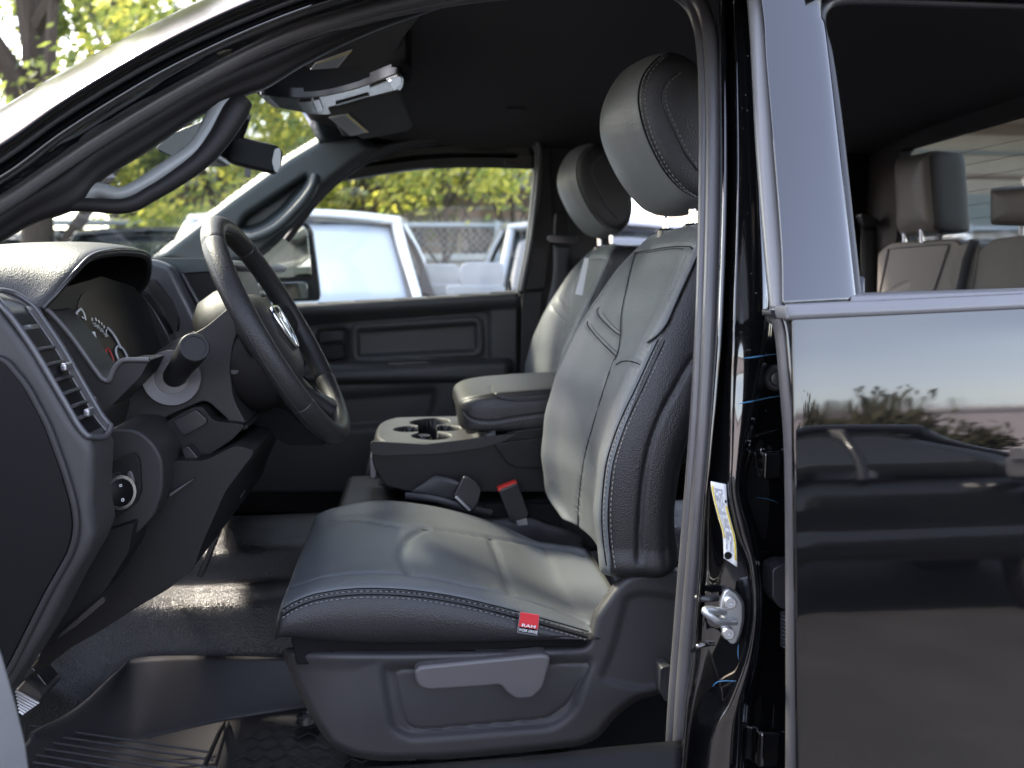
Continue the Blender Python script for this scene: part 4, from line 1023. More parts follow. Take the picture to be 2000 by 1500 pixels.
# centre vent vanes
va = [P(365, 532, 1.66), P(412, 632, 1.66)]
for i in range(9):
    t = (i + 0.5) / 9; p = va[0].lerp(va[1], t) + Vector((0.006, 0, 0))
    box('vent_vane', (p.x, 1.725, p.z), (0.012, 0.12, 0.003), 'plastic_smooth', cs, 0.001)
tube('stack_vent_frame', [P(352, 528, 1.645), P(412, 636, 1.645)], 0.005, 'trim_satin', cs, 8)
tube('stack_vent_frame', [P(388, 528, 1.80), P(436, 610, 1.80)], 0.005, 'trim_satin', cs, 8)
box('vent_slider', P(398, 588, 1.70) + Vector((0.006, 0, 0)), (0.006, 0.03, 0.008), 'silver', cs, 0.002)
# headlamp switch pod
sp = pprism('switch_pod', rnd([(150, 880), (200, 850), (215, 838), (265, 838), (300, 865), (318, 900), (318, 960), (300, 1010), (262, 1048), (215, 1080), (190, 1040), (170, 960)], 18, 4), 1.12, 1.24, 'plastic_mid', dash, bev=0.018, seg=4)
pprism('switch_plate', rnd([(205, 905), (262, 884), (272, 900), (275, 960), (265, 985), (215, 1022)], 6, 3), 1.112, 1.13, 'plastic_dark', sp, bev=0.002)
kc = P(222, 962, 1.125); kx = P(236, 962, 1.075)
kd_ = (Vector((0.80, -0.55, 0.12))).normalized()
kn = lathe('headlamp_knob', [(0, 0.026), (0.018, 0.024), (0.030, 0.0225), (0.031, 0.021)], P(206, 962, 1.105), kd_, 'plastic_mid', sp, 40)
kf = P(206, 962, 1.105) + kd_ * 0.031
lathe('knob_ring', [(-0.002, 0.0225), (0.001, 0.0225), (0.001, 0.0195)], kf, kd_, 'chrome', sp, 40)
lathe('knob_face', [(0.0, 0.0196), (0.0012, 0.018)], kf, kd_, 'gauge_face', sp, 40)
kr = kd_.cross(Vector((0, 0, 1))).normalized() * -1; ku = kr.cross(kd_) * -1
if kr.x < 0: kr = -kr
ku = kd_.cross(kr);
if ku.z < 0: ku = -ku
for v_ in (0.009, -0.009):
    text('knob_symbol', 'o' if v_ < 0 else '=', kf + kd_ * 0.0016 + ku * v_, kr, ku, 0.009, 'white_print', sp)
pprism('dimmer_wheel', rnd([(248, 922), (256, 920), (262, 940), (260, 952), (250, 955)], 3, 2), 1.108, 1.12, 'plastic_grey', sp, bev=0.002)
text('switch_lettering', 'AUTO', P(218, 930, 1.108), Vector((1, 0, 0.25)), Vector((0, 0, 1)), 0.008, 'plastic_grey', sp, sx=1.1)
# knee bolster
kb_ = pprism('knee_bolster', rnd([(186, 1040), (262, 1010), (320, 960), (330, 900), (400, 900), (460, 870), (500, 880), (440, 960), (392, 1070), (380, 1110), (330, 1150), (262, 1190), (200, 1230), (130, 1270), (60, 1330), (120, 1160)], 14, 3), 1.17, 1.70, 'plastic_dark', dash, bev=0.012)
pprism('bolster_crease', [(330, 965), (378, 935), (376, 938), (332, 970)], 1.160, 1.172, 'trim_satin', kb_)
pprism('lower_dash_panel', rnd([(186, 1045), (262, 1020), (250, 1080), (200, 1160), (90, 1260), (40, 1310), (120, 1160)], 8, 3), 1.10, 1.17, 'plastic_dark', dash, bev=0.004)
pprism('fuse_panel', rnd([(200, 1165), (206, 1175), (150, 1222), (110, 1250), (120, 1235)], 3, 2), 1.09, 1.10, 'plastic_smooth', dash, bev=0.002)
pprism('pedal_arm', rnd([(455, 950), (466, 948), (395, 1130), (384, 1126)], 4, 2), 1.55, 1.57, 'plastic_smooth', dash, bev=0.003)
pprism('hood_release', rnd([(455, 955), (462, 950), (474, 968), (468, 976)], 3, 2), 1.45, 1.48, 'plastic_grey', dash, bev=0.003)
# pedals
pd_ = pprism('parking_brake_pedal', [(28, 1345), (80, 1372), (48, 1400), (20, 1390)], 1.20, 1.28, 'rubber', truck, bev=0.006)
for i in range(7):
    a = P(30 + i * 1.2, 1350 + i * 6.5, 1.196); b = P(76 - i * 5, 1374 + i * 3.5, 1.196); tube('pedal_rib', [a, b], 0.0022, 'silver', pd_, 6)
pprism('pedal_arm', rnd([(25, 1300), (60, 1300), (96, 1345), (90, 1360), (70, 1355)], 5, 2), 1.24, 1.28, 'plastic_smooth', pd_, bev=0.006)

# ---------------------------------------------------------------- floor, tunnel, sill
zf = P(760, 1482, 1.12).z - 0.01
zmat = P(330, 1440, 1.40).z
fl_rows = []
def frow(x): 
    return [Vector((x, y, z)) for y, z in ((1.00, zmat - 0.03), (1.08, zmat - 0.03), (1.25, zmat - 0.03), (1.45, zmat - 0.03))]
zA = P(330, 1290, 1.55).z          # top edge of the mat's raised inner wall
zB = P(300, 1180, 1.62).z; zC = P(450, 1160, 1.70).z
tun = [(1.50, zmat - 0.03), (1.545, zmat + 0.02), (1.60, zmat + 0.10), (1.64, zmat + 0.150), (1.69, zmat + 0.158), (1.72, zmat + 0.165), (1.75, zmat + 0.215), (1.80, zmat + 0.235), (1.90, zmat + 0.24), (2.05, zmat + 0.20), (2.1, zmat + 0.1), (2.2, zmat - 0.02), (2.55, zmat - 0.03)]
rows_ = []
for x, lift in ((-1.0, 0.34), (-0.85, 0.24), (-0.72, 0.10), (-0.62, 0.02), (-0.5, 0.0), (-0.2, 0), (0.3, 0), (0.9, 0), (1.6, 0)):
    rows_.append([Vector((x, y, z + lift * (1 if y < 1.6 or y > 2.1 else 0.5))) for y, z in [(0.98, zmat - 0.03), (1.1, zmat - 0.03), (1.3, zmat - 0.03)] + tun])
surf('floor_covering', net(rows_, 120, 110), 'vinyl_floor', truck, sol=0.004)
# moulded floor mat with a raised wall (rests on the floor: its own thing)
mw = [(55, 1440, 1.10)]
mrows = []
wall_top = [(160, 1378, 1.42), (230, 1310, 1.50), (262, 1288, 1.545), (330, 1282, 1.548), (450, 1282, 1.552), (560, 1284, 1.552), (720, 1284, 1.552)]
wall_bot = [(60, 1440, 1.30), (150, 1445, 1.36), (230, 1448, 1.40), (300, 1440, 1.42), (430, 1412, 1.47), (570, 1390, 1.50), (700, 1372, 1.53)]
gT = cr([P(*a) for a in wall_top], 60); gB = cr([P(*a) for a in wall_bot], 60)
gm = []
for t, b in zip(gT, gB):
    near = Vector((b.x, 1.06, b.z - 0.002)); gm.append(cr([t, t.lerp(b, 0.5) + Vector((0, 0.004, 0)), b + Vector((0, 0.006, 0.006)), b + Vector((0, -0.012, 0)), b.lerp(near, 0.4), b.lerp(near, 0.75), near], 40))
fm = surf('floor_mat', gm, 'mat_rubber', None, sol=0.004)
tag(fm, 'black rubber floor mat with raised inner wall in the driver footwell', 'floor mat')
lines = []
zr = min(p.z for p in gB) + 0.006
def mrib(p, q, r=0.0022):
    v, f = tubeg([p, q], r, 5); lines.append((v, f))
zq = [b.z for b in gB]
for i in range(13):
    y = 1.10 + i * 0.022; mrib(Vector((P(60, 1440, y).x - 0.0, y, zq[4] + 0.003)), Vector((P(420, 1430, y).x - 0.005, y, zq[36] + 0.003)))
for i in range(12):
    y = 1.10 + i * 0.030
    for j in range(9):
        x = P(440, 1430, 1.3).x + j * 0.034 + (i % 2) * 0.017; z = zq[45] + 0.003
        mrib(Vector((x, y, z)), Vector((x + 0.017, y + 0.015, z)), 0.0014); mrib(Vector((x + 0.017, y + 0.015, z)), Vector((x + 0.034, y, z)), 0.0014)
mrib(P(398, 1500, 1.20), P(437, 1412, 1.46), 0.004); mrib(P(420, 1500, 1.20), P(446, 1412, 1.46), 0.003)
join('mat_ribs', lines, 'mat_rubber', fm)
lathe('mat_anchor', [(0, 0.022), (0.008, 0.020), (0.010, 0.013), (0.006, 0.010)], P(600, 1405, 1.44), (0, 0, 1), 'plastic_smooth', fm, 30)
# sill trim under the seat
sill = net([[PL(px, py0, 0.13), PL(px, py0 + 14, 0.12), PL(px, py0 + 60, 0.10), PL(px, py0 + 110, 0.08)] for px, py0 in ((640, 1505), (860, 1492), (1040, 1478), (1180, 1462), (1330, 1448))], 40, 16)
surf('door_sill_trim', sill, 'plastic_cap', truck, sol=0.004)
box('firewall', (-1.05, 1.77, 1.15), (0.04, 1.5, 0.70), 'fabric_black', truck)

# ================================================================= NEAR SIDE OF THE BODY
# painted A pillar and roof rail seen from outside
o0 = [(-160, 320), (0, 215), (120, 143), (240, 78), (350, 22), (450, -24), (600, -85), (800, -150), (1100, -200), (1400, -215), (1700, -215), (2100, -215)]
o1 = [(-160, 380), (0, 290), (120, 206), (240, 132), (350, 72), (480, 12), (620, -42), (800, -90), (1080, -120), (1380, -120), (1700, -120), (2100, -120)]
o2 = [(-160, 428), (0, 352), (120, 266), (240, 190), (350, 128), (500, 58), (660, 0), (830, -40), (1080, -65), (1340, -60), (1420, -40), (1440, -20)]
o3 = [(-160, 470), (0, 385), (100, 318), (196, 256), (350, 164), (525, 72), (700, 12), (850, -22), (1000, -42), (1200, -52), (1330, -42), (1376, 0)]
def C2(l, n=120): return cr([Vector((a, b, 0)) for a, b in l], n)
U0, U1, U2, U3 = C2(o0), C2(o1), C2(o2), C2(o3)
g = []
for a, b, c, d in zip(U0, U1, U2, U3):
    r = [PL(a.x, a.y + 4, 0.19), PL(a.x, a.y, 0.15), PL(a.x * .7 + b.x * .3, a.y * .7 + b.y * .3, 0.096), PL(a.x * .35 + b.x * .65, a.y * .35 + b.y * .65, 0.058), PL(b.x, b.y - 5, 0.038), PL(b.x, b.y, 0.041)]
    g.append(cr(r, 16))
body = surf('painted_body', g, 'paint_dewy', truck, sol=0.002); body['label'] = 'gloss black windshield pillar and roof rail'
g = []
for b, c, d in zip(U1, U2, U3):
    r = [PL(b.x, b.y, 0.041), PL(b.x, b.y + 6, 0.075), PL(b.x * 0.6 + c.x * 0.4, b.y * 0.6 + c.y * 0.4, 0.082), PL(c.x, c.y - 5, 0.078), PL(c.x, c.y, 0.090), PL(c.x, c.y + 6, 0.105), PL(d.x, d.y, 0.13)]
    g.append(cr(r, 24))
surf('door_opening_jamb', g, 'paint_jamb', truck, sol=0.002)
g = C2([(-160, 402), (0, 312), (120, 228), (240, 154), (350, 95), (490, 33), (640, -22), (800, -62)])
tube('roof_rail_seal', [PL(q.x, q.y, 0.074) for q in g], 0.0035, 'rubber', truck, 8)

# weatherstrip round the front door opening: two lobes
seal = [(-160, 488), (0, 398), (100, 332), (196, 268), (350, 176), (525, 85), (700, 25), (850, -8), (1000, -27), (1200, -36), (1310, -30), (1358, -5), (1380, 40), (1389, 110), (1393, 220), (1392, 400), (1387, 600), (1377, 800), (1362, 1000), (1346, 1200), (1331, 1400), (1322, 1600)]
sp_ = C2(seal, 260)
tube('door_seal', [PL(q.x, q.y, 0.145) for q in sp_], 0.0095, 'seal_rubber', truck, 14)
s2_ = [(a + (0 if a < 1300 else -17), b + (14 if a < 1300 else 0) + (10 if 1300 <= a < 1385 and b < 60 else 0)) for a, b in seal]
tube('door_seal_lip', [PL(q.x, q.y, 0.158) for q in C2(s2_, 260)], 0.0075, 'seal_rubber', truck, 12)

# B pillar jamb, measured row by row: px at py = -150, 300, 600, 800, 950, 1060, 1160, 1280, 1400, 1600
PY = [-150, 300, 600, 750, 880, 960, 1040, 1110, 1200, 1290, 1370, 1440, 1600]
cols = [
 ([1396, 1403, 1397, 1389, 1380, 1374, 1367, 1362, 1353, 1345, 1337, 1330, 1318], 0.165),
 ([1403, 1410, 1403, 1394, 1384, 1376, 1370, 1366, 1358, 1352, 1340, 1334, 1320], 0.120),
 ([1412, 1420, 1412, 1401, 1389, 1381, 1375, 1371, 1363, 1357, 1345, 1339, 1325], 0.112),
 ([1414, 1422, 1415, 1405, 1394, 1387, 1383, 1381, 1375, 1369, 1355, 1345, 1329], 0.132),
 ([1426, 1438, 1432, 1426, 1420, 1416, 1430, 1450, 1458, 1444, 1414, 1382, 1364], 0.098),
 ([1430, 1441, 1435, 1429, 1425, 1424, 1440, 1464, 1471, 1454, 1424, 1392, 1372], 0.088),
 ([1436, 1447, 1441, 1435, 1431, 1430, 1446, 1468, 1474, 1459, 1430, 1400, 1380], 0.086),
 ([1464, 1486, 1498, 1478, 1452, 1444, 1464, 1475, 1478, 1468, 1450, 1446, 1440], 0.090),
 ([1470, 1493, 1504, 1486, 1462, 1454, 1472, 1482, 1485, 1477, 1462, 1458, 1452], 0.138),
 ([1510, 1530, 1560, 1560, 1566, 1570, 1575, 1575, 1575, 1575, 1575, 1575, 1575], 0.150)]
rows = []
for i, py in enumerate(PY):
    rows.append([PL(c[i], py, o) for c, o in cols])
jg = net(rows, 200, 110); jb = bvh_of(jg)
jamb = surf('centre_pillar', jg, 'paint_jamb', truck, sol=0.002)
# fixings on the jamb
def on_j(px, py, off=0.0):
    l = onto(jb, [(px, py)], 0, off); return l[0] if l else PL(px, py, 0.12)
NJ = Vector((-0.15, -1, 0.05)).normalized()
c = on_j(1514, 738); lathe('rubber_bumper', [(0, 0.0165), (0.006, 0.0155), (0.010, 0.0125), (0.010, 0.0095), (0.007, 0.009), (0.013, 0.0085), (0.014, 0.006)], c, NJ, 'seal_rubber', jamb, 36)
for px, py in ((1494, 884), (1532, 884), (1492, 1448)):
    c = on_j(px, py); lathe('hinge_bolt', [(0, 0.011), (0.002, 0.0105), (0.003, 0.0065), (0.009, 0.0062), (0.0095, 0.0035), (0.006, 0.003)], c, NJ, 'paint_jamb', jamb, 6 if py > 1000 else 24)
box('door_hinge', on_j(1520, 905) + Vector((0, -0.006, 0)), (0.05, 0.014, 0.036), 'paint_jamb', jamb, 0.005)
box('door_hinge', on_j(1510, 1452) + Vector((0, -0.006, 0)), (0.05, 0.018, 0.05), 'paint_jamb', jamb, 0.006)
tube('hinge_pin', [on_j(1534, 1390, 0.02), on_j(1532, 1440, 0.02)], 0.006, 'paint_jamb', jamb, 12)
pl = [on_j(1470, 850 + 0, 0.001)]
tube('weld_edge', cr([on_j(1472, 852, 0.002), on_j(1490, 846, 0.003), on_j(1510, 842, 0.003), on_j(1528, 834, 0.003), on_j(1545, 832, 0.002)], 24), 0.0016, 'paint_jamb', jamb, 8)
tube('weld_edge', cr([on_j(1472, 908, 0.002), on_j(1482, 918, 0.003), on_j(1505, 916, 0.003), on_j(1525, 926, 0.003), on_j(1545, 934, 0.002)], 24), 0.0016, 'paint_jamb', jamb, 8)
def mark(pts, r, m='blue_mark'):
    l = onto(jb, pts, 26, 0.0006)
    if len(l) > 2: tube('crayon_mark', l, [r * (0.5 + 0.5 * math.sin(math.pi * min(1, i / (len(l) - 1) * 1.0 + 0.05))) for i in range(len(l))], m, jamb, 5)
mark([(1452, 700), (1475, 697), (1500, 693), (1524, 691)], 0.0010); mark([(1442, 789), (1470, 783), (1500, 777), (1536, 771)], 0.0011)
mark([(1468, 971), (1490, 973), (1510, 978), (1534, 989)], 0.0006); mark([(1392, 1342), (1400, 1333), (1412, 1330), (1428, 1330), (1446, 1331)], 0.0008)
mark([(1444, 1252), (1442, 1275), (1446, 1300)], 0.0006)
# pull-strap bumper and conduit between the pillar and the rear door
bx = on_j(1530, 1145); pb_ = [PL(a, b, 0.10) for a, b in rnd([(1509, 1112), (1530, 1102), (1560, 1104), (1560, 1192), (1525, 1190), (1509, 1168)], 8, 4)]
prism('wiring_grommet', pb_, (0, 0.03, 0), 'rubber', jamb, bev=0.004)
for k in range(9):
    c = PL(1544, 1200 + k * 7.5, 0.085); lathe('conduit_fold', [(-0.002, 0.0075), (-0.0012, 0.0115), (0.0012, 0.0115), (0.002, 0.0075)], c, (0, 0.1, 1), 'rubber', jamb, 24)
# tyre-loading label, curved with the jamb
lp_l = [(1388, 940), (1390, 958), (1396, 985), (1404, 1015), (1412, 1045), (1414, 1090)]; lp_r = [(1418, 946), (1419, 965), (1421, 990), (1428, 1020), (1437, 1055), (1440, 1108)]
LL, LR = C2(lp_l, 24), C2(lp_r, 24); g = []
for a, b in zip(LL, LR): g.append([PL(a.x + (b.x - a.x) * t, a.y + (b.y - a.y) * t, 0.090) for t in (0, 0.25, 0.5, 0.75, 1)])
lab = surf('loading_label', g, 'paper', jamb, sol=0.0006); lab['label'] = 'white and yellow warning label on the door pillar'
def lstrip(name, t0, t1, i0, i1, m, off=0.089): 
    gg = [[PL(LL[i].x + (LR[i].x - LL[i].x) * t, LL[i].y + (LR[i].y - LL[i].y) * t, off) for t in (t0, t1)] for i in range(i0, i1)]
    return surf(name, gg, m, lab, sol=0.0004)
lstrip('label_band', 0.03, 0.14, 2, 20, 'label_yellow'); lstrip('label_band', 0.84, 0.97, 9, 23, 'label_yellow'); lstrip('label_mark', 0.84, 0.97, 7, 9, 'gauge_face')
pr = []
random.seed(3)
for k in range(9):
    t = 0.20 + k * 0.066
    i = 3
    while i < 21:
        n = random.randint(1, 3)
        if i + n < 22:
            for q in range(n):
                a_, b_ = LL[i + q], LR[i + q]; c_, d_ = LL[i + q + 1], LR[i + q + 1]
                p = [PL(a_.x + (b_.x - a_.x) * t, a_.y + (b_.y - a_.y) * t, 0.0888), PL(a_.x + (b_.x - a_.x) * (t + .026), a_.y + (b_.y - a_.y) * (t + .026), 0.0888),
                     PL(c_.x + (d_.x - c_.x) * (t + .026), c_.y + (d_.y - c_.y) * (t + .026), 0.0888), PL(c_.x + (d_.x - c_.x) * t, c_.y + (d_.y - c_.y) * t, 0.0888)]
                pr.append((p, [(0, 1, 2, 3)]))
        i += n + 1
join('label_print', pr, 'grey_cloth', lab)
lathe('label_emblem', [(0, 0.0045), (0.0006, 0.0045)], PL(1422, 1085, 0.0885), NJ, 'gauge_face', lab, 20)
# door striker
ns = NJ
spl = [PL(a, b, 0.092) for a, b in rnd([(1416, 1156), (1424, 1151), (1440, 1162), (1450, 1180), (1450, 1212), (1444, 1240), (1436, 1258), (1428, 1258), (1414, 1244), (1408, 1222), (1407, 1186), (1410, 1170)], 5, 3)]
stp = prism('door_striker', spl, (0.0, 0.006, 0), 'zinc', jamb, bev=0.0012)
prism('striker_gasket', [p + Vector((0.0035, 0.003, 0)) for p in spl], (0, 0.006, 0), 'rubber', stp)
tube('striker_loop', cr([PL(1436, 1214, 0.090), PL(1420, 1215, 0.082), PL(1402, 1214, 0.066), PL(1389, 1205, 0.062), PL(1378, 1196, 0.062), PL(1380, 1191, 0.064), PL(1395, 1192, 0.070), PL(1414, 1196, 0.086)], 50), 0.0042, 'zinc', stp, 14)
for px, py in ((1425, 1176), (1422, 1236)):
    lathe('striker_bolt', [(0, 0.0078), (0.003, 0.0075), (0.0045, 0.006), (0.0045, 0.003), (0.002, 0.0025)], PL(px, py, 0.091), NJ, 'zinc', stp, 28)
tube('jamb_hook', cr([PL(1354, 1270, 0.10), PL(1362, 1264, 0.09), PL(1378, 1258, 0.09), PL(1392, 1257, 0.10)], 16), 0.0035, 'paint_jamb', jamb, 8)
tube('harness', cr([PL(1360, 1168, 0.12), PL(1380, 1170, 0.11), PL(1400, 1168, 0.115)], 12), 0.004, 'rubber', jamb, 8)
pprism('belt_anchor_cover', rnd([(1290, 1305), (1312, 1300), (1320, 1360), (1300, 1372), (1288, 1350)], 6, 3), 1.03, 1.06, 'rubber', truck, bev=0.006)
# water drops on the jamb
dr = []
random.seed(11)
def drop(px, py, r):
    l = onto(jb, [(px, py)], 0, 0.0)
    if not l: return
    c = l[0]; vs = []
    for h, q in ((0, 1), (0.45, 0.8), (0.7, 0.4), (0.78, 0.02)):
        for j in range(8):
            a = 2 * math.pi * j / 8; vs.append(c + NJ * r * h + Vector((math.cos(a), 0, math.sin(a))) * r * q)
    dr.append((vs, gridfaces(4, 8, True)))
for _ in range(150):
    t = random.random(); py = 20 + t * 900; px = 1447 + t * 25 + random.gauss(0, 9); drop(px, py, random.uniform(0.0006, 0.0016))
for _ in range(90): drop(random.gauss(1490, 14), random.uniform(620, 900), random.uniform(0.0006, 0.0016))
for _ in range(40): drop(random.gauss(1440, 10), random.uniform(1370, 1480), random.uniform(0.0006, 0.0015))
wd = join('water_drops', dr, 'paint_jamb', None)
tag(wd, 'small water droplets beaded on the black door pillar', 'water drops', kind='stuff')

# ---------------------------------------------------------------- rear door
g = []
for px, py0 in ((1544, 618), (1547, 617.5), (1560, 617), (1640, 613), (1760, 608), (1900, 602), (2060, 594), (2300, 584)):
    r = []
    for k in range(26):
        py = py0 + (1750 - py0) * (k / 25) ** 1.0; x_sh = 0
        q = px + (0.012 * (py - 618) if px < 1561 else 0)
        r.append(PL(q, py, 0.0 + (0.012 if px == 1544 else 0.002 if px == 1547 else 0)))
    g.append(r)
rd = surf('rear_door', net(g, 90, 200), 'paint_black', truck, sol=0.002); rd['label'] = 'closed gloss black rear door mirroring the yard'
de = C2([(1522, 622), (1530, 660), (1537, 740), (1546, 860), (1549, 1000), (1550, 1200), (1550, 1400), (1548, 1620)], 100)
tube('door_edge_seal', [PL(q.x, q.y, 0.022) for q in de], 0.0085, 'seal_rubber', rd, 12)
tube('door_edge_fold', [PL(q.x + 8, q.y, 0.006) for q in de], 0.0022, 'paint_jamb', rd, 10)
pprism('edge_seal_cap', rnd([(1504, 604), (1532, 607), (1537, 622), (1534, 640), (1514, 632), (1510, 618), (1503, 616)], 3, 2), 0.825, 0.845, 'rubber', rd, bev=0.003)
# belt moulding
g = []
for px in (1533, 1600, 1700, 1800, 1900, 2000, 2150, 2300):
    t = 597 - (px - 1533) * 0.0478; b = t + 26
    g.append([PL(px, t - 2, 0.020), PL(px, t, 0.0), PL(px, t + 7, -0.004), PL(px, b - 8, -0.006), PL(px, b, -0.003), PL(px, b + 2, 0.006)])
surf('belt_moulding', net(g, 60, 30), 'trim_pale', rd, sol=0.002)
pprism('moulding_end_cap', rnd([(1533, 598), (1541, 597), (1541, 622), (1536, 623), (1533, 612)], 2, 2), 0.796, 0.82, 'trim_pale', rd, bev=0.001)
# pillar applique
ap = [[(1468, -120), (1600, -120)], [(1493, 20), (1601, 20)], [(1500, 120), (1609, 60)], [(1516, 300), (1631, 250)], [(1530, 480), (1655, 470)], [(1533, 597), (1668, 590)]]
g = [[PL(a + (b - a) * t, ya + (yb - ya) * t, o) for t, o in ((0.0, 0.022), (0.004, 0.012), (0.02, 0.010), (0.5, 0.008), (0.985, 0.010), (1.0, 0.02))] for (a, ya), (b, yb) in ap]
surf('pillar_applique', net(g, 60, 40), 'applique', rd, sol=0.002)
# front frame seal of the rear door
g = [[PL(a + (b - a) * t, y, o) for t, o in ((0.0, 0.05), (0.08, 0.034), (0.5, 0.026), (0.92, 0.026), (1.0, 0.040))] for a, b, y in ((1440, 1466, -120), (1462, 1491, 20), (1478, 1514, 300), (1494, 1530, 500), (1504, 1532, 603))]
surf('frame_seal', net(g, 60, 24), 'trim_pale', rd, sol=0.002)
# window reveal and glass
wv = [(1668, 590), (1655, 470), (1631, 250), (1612, 110), (1600, 60), (1597, 30), (1606, 8), (1630, -4), (1700, -6), (2000, 4), (2300, 14)]
wq = C2(wv, 140)
wr_ = tube('window_channel', [PL(q.x + 5, q.y + 6, 0.022) for q in wq], 0.0065, 'rubber', rd, 10)
hd = [[PL(q.x, q.y - 110, 0.0), PL(q.x, q.y - 30, -0.002), PL(q.x, q.y - 8, 0.0), PL(q.x, q.y + 1, 0.012), PL(q.x, q.y + 12, 0.030)] for q in C2([(1585, 2), (1640, -6), (1700, -6), (1850, -2), (2000, 4), (2300, 14)], 40)]
surf('window_header', hd, 'paint_black', rd, sol=0.002)
g = [[PL(px, t - (px - 1670) * 0.031, o) for t, o in ((576, 0.045), (574, 0.026), (580, 0.008), (594, 0.006), (600, 0.006))] for px in (1664, 1672, 1760, 1900, 2050, 2300)]
surf('inner_belt_strip', net(g, 40, 12), 'trim_pale', rd, sol=0.002)
tube('lock_knob', [PL(1679, 580, 0.075), PL(1679, 560, 0.075), PL(1680, 544, 0.075), PL(1680, 540, 0.075)], [0.0058, 0.0056, 0.0052, 0.003], 'plastic_smooth', rd, 14)
inn_ = [PL(a, b, 0.06) for a, b in ((1664, 582), (2400, 560), (2400, 1700), (1580, 1700), (1580, 640))]
prism('inner_door_core', inn_, (0, 0.05, 0), 'plastic_dark', rd)

# open front door: swung out to the left of the picture, mirrored in the pillar paint
hx, hy = -0.98, 0.82; dv = Vector((-0.22, -0.975, 0)); nv_ = Vector((0.975, -0.22, 0))
q = [Vector((hx, hy, 0.62)), Vector((hx, hy, 0.62)) + dv * 1.08, Vector((hx, hy, 1.44)) + dv * 1.10, Vector((hx, hy, 1.46))]
fdoor = prism('front_door', q, nv_ * -0.07, 'paint_black', truck, bev=0.02); fdoor['label'] = 'opened front door outside the picture'
prism('door_lining', [q[0] + nv_ * 0.004 + dv * 0.03 + Vector((0, 0, 0.06)), q[1] + nv_ * 0.004 - dv * 0.04 + Vector((0, 0, 0.06)), q[2] + nv_ * 0.004 - dv * 0.04, q[3] + nv_ * 0.004 + dv * 0.03], nv_ * 0.035, 'plastic_dark', fdoor, bev=0.012)
prism('armrest', [q[0] + nv_ * 0.04 + dv * 0.25 + Vector((0, 0, 0.45)), q[0] + nv_ * 0.04 + dv * 0.95 + Vector((0, 0, 0.45)), q[0] + nv_ * 0.04 + dv * 0.95 + Vector((0, 0, 0.54)), q[0] + nv_ * 0.04 + dv * 0.25 + Vector((0, 0, 0.52))], nv_ * 0.06, 'plastic_mid', fdoor, bev=0.012)
tube('window_frame', cr([q[3], q[3] + dv * 0.35 + Vector((0, 0, 0.28)), q[3] + dv * 0.75 + Vector((0, 0, 0.42)), q[3] + dv * 1.02 + Vector((0, 0, 0.40)), q[2]], 30), 0.028, 'paint_black', fdoor, 10)
# lower pocket of that door
fdr = [P(a, b, 0.66) for a, b in rnd([(-60, 1200), (-25, 1215), (4, 1270), (32, 1370), (52, 1450), (66, 1560), (60, 1700), (-200, 1700), (-200, 1200)], 14, 3)]
fd_ = prism('front_door_pocket', fdr, (-0.03, -0.06, 0), 'trim_pale', truck, bev=0.012, seg=4); fd_['label'] = 'blurred grey lower trim of the opened front door'

# ================================================================= REAR CABIN
RX = 1.0
def rear_seat(name, pxs, y0, y1, m): pass
# outboard far rear seat: backrest block with bolsters, headrest, posts
def pillow(name, corners, th, m, parent, puff=0.02, n=24, side=False):
    """cushion: corners (4, counter-clockwise) of its front face; th vector to the back"""
    a, b, c, d = corners; th = Vector(th); nrm = th.normalized(); rows = []
    for lvl, (ins, dep, pf) in enumerate(((0.5, 1.0, 0.1), (0.12, 1.0, 0), (0.02, 0.86, 0), (0, 0.5, 0), (0.02, 0.18, 0), (0.10, 0.03, 0.0), (0.28, -0.02, 0.7), (0.6, -0.04, 1.0), (0.95, -0.045, 1.05))):
        ct = (a + b + c + d) / 4; loop = []
        for e in range(4):
            p, q = (a, b, c, d)[e], (b, c, d, a)[e]
            for t in (0.06, 0.35, 0.65, 0.94):
                v = p.lerp(q, t); v = v + (ct - v) * ins; loop.append(v + th * dep - nrm * puff * pf)
        rows.append(loop)
    return surf(name, net(rows, 36, 96, True), m, parent, True, True, matfn=(lambda u, v: 1 if (0.745 < v and u < 0.60) or u < 0.3 else 0) if side else None)
ya, yb = 2.05, 2.36
rs = pillow('rear_seat', [P(1700, 580, yb), P(1712, 700, yb), P(1900, 720, ya), P(1880, 460, ya)], (0.14, 0.02, 0), 'leather_taupe', truck, 0.015)
rs['label'] = 'rear bench seat in taupe grey leather with black belt'
# broad backrest faces measured on the slanted seat plane
SA, SB, SC = P(1712, 500, 2.42), P(2000, 470, 1.75), P(1712, 700, 2.42) + Vector((-0.05, 0, 0))
sn = (SB - SA).cross(SC - SA).normalized()
def onS(px, py, lift=0.0):
    d = ray(px, py); t = (SA - CAM).dot(sn) / d.dot(sn); s = -1 if sn.dot(d) > 0 else 1
    return CAM + d * t + sn * lift * s
def padS(name, pxs, th, m, parent, bev=0.02):
    pts = [onS(a, b) for a, b in rnd(pxs, 10, 3)]; s = -1 if sn.dot(ray(1800, 500)) < 0 else 1
    return prism(name, pts, sn * th * s, m, parent, bev=bev, seg=4)
padS('seat_back_panel', [(1712, 560), (1714, 492), (1738, 474), (1790, 470), (1868, 466), (1878, 480), (1870, 530), (1860, 720), (1712, 720)], 0.10, 'leather_taupe', rs, 0.018)
padS('seat_back_panel', [(1862, 480), (1900, 468), (1912, 480), (1890, 600), (1880, 720), (1840, 720)], 0.10, 'leather_taupe', rs, 0.016)
padS('seat_back_panel', [(1895, 600), (1912, 490), (1940, 466), (1990, 460), (2100, 455), (2100, 720), (1890, 720)], 0.09, 'leather_taupe', rs, 0.018)
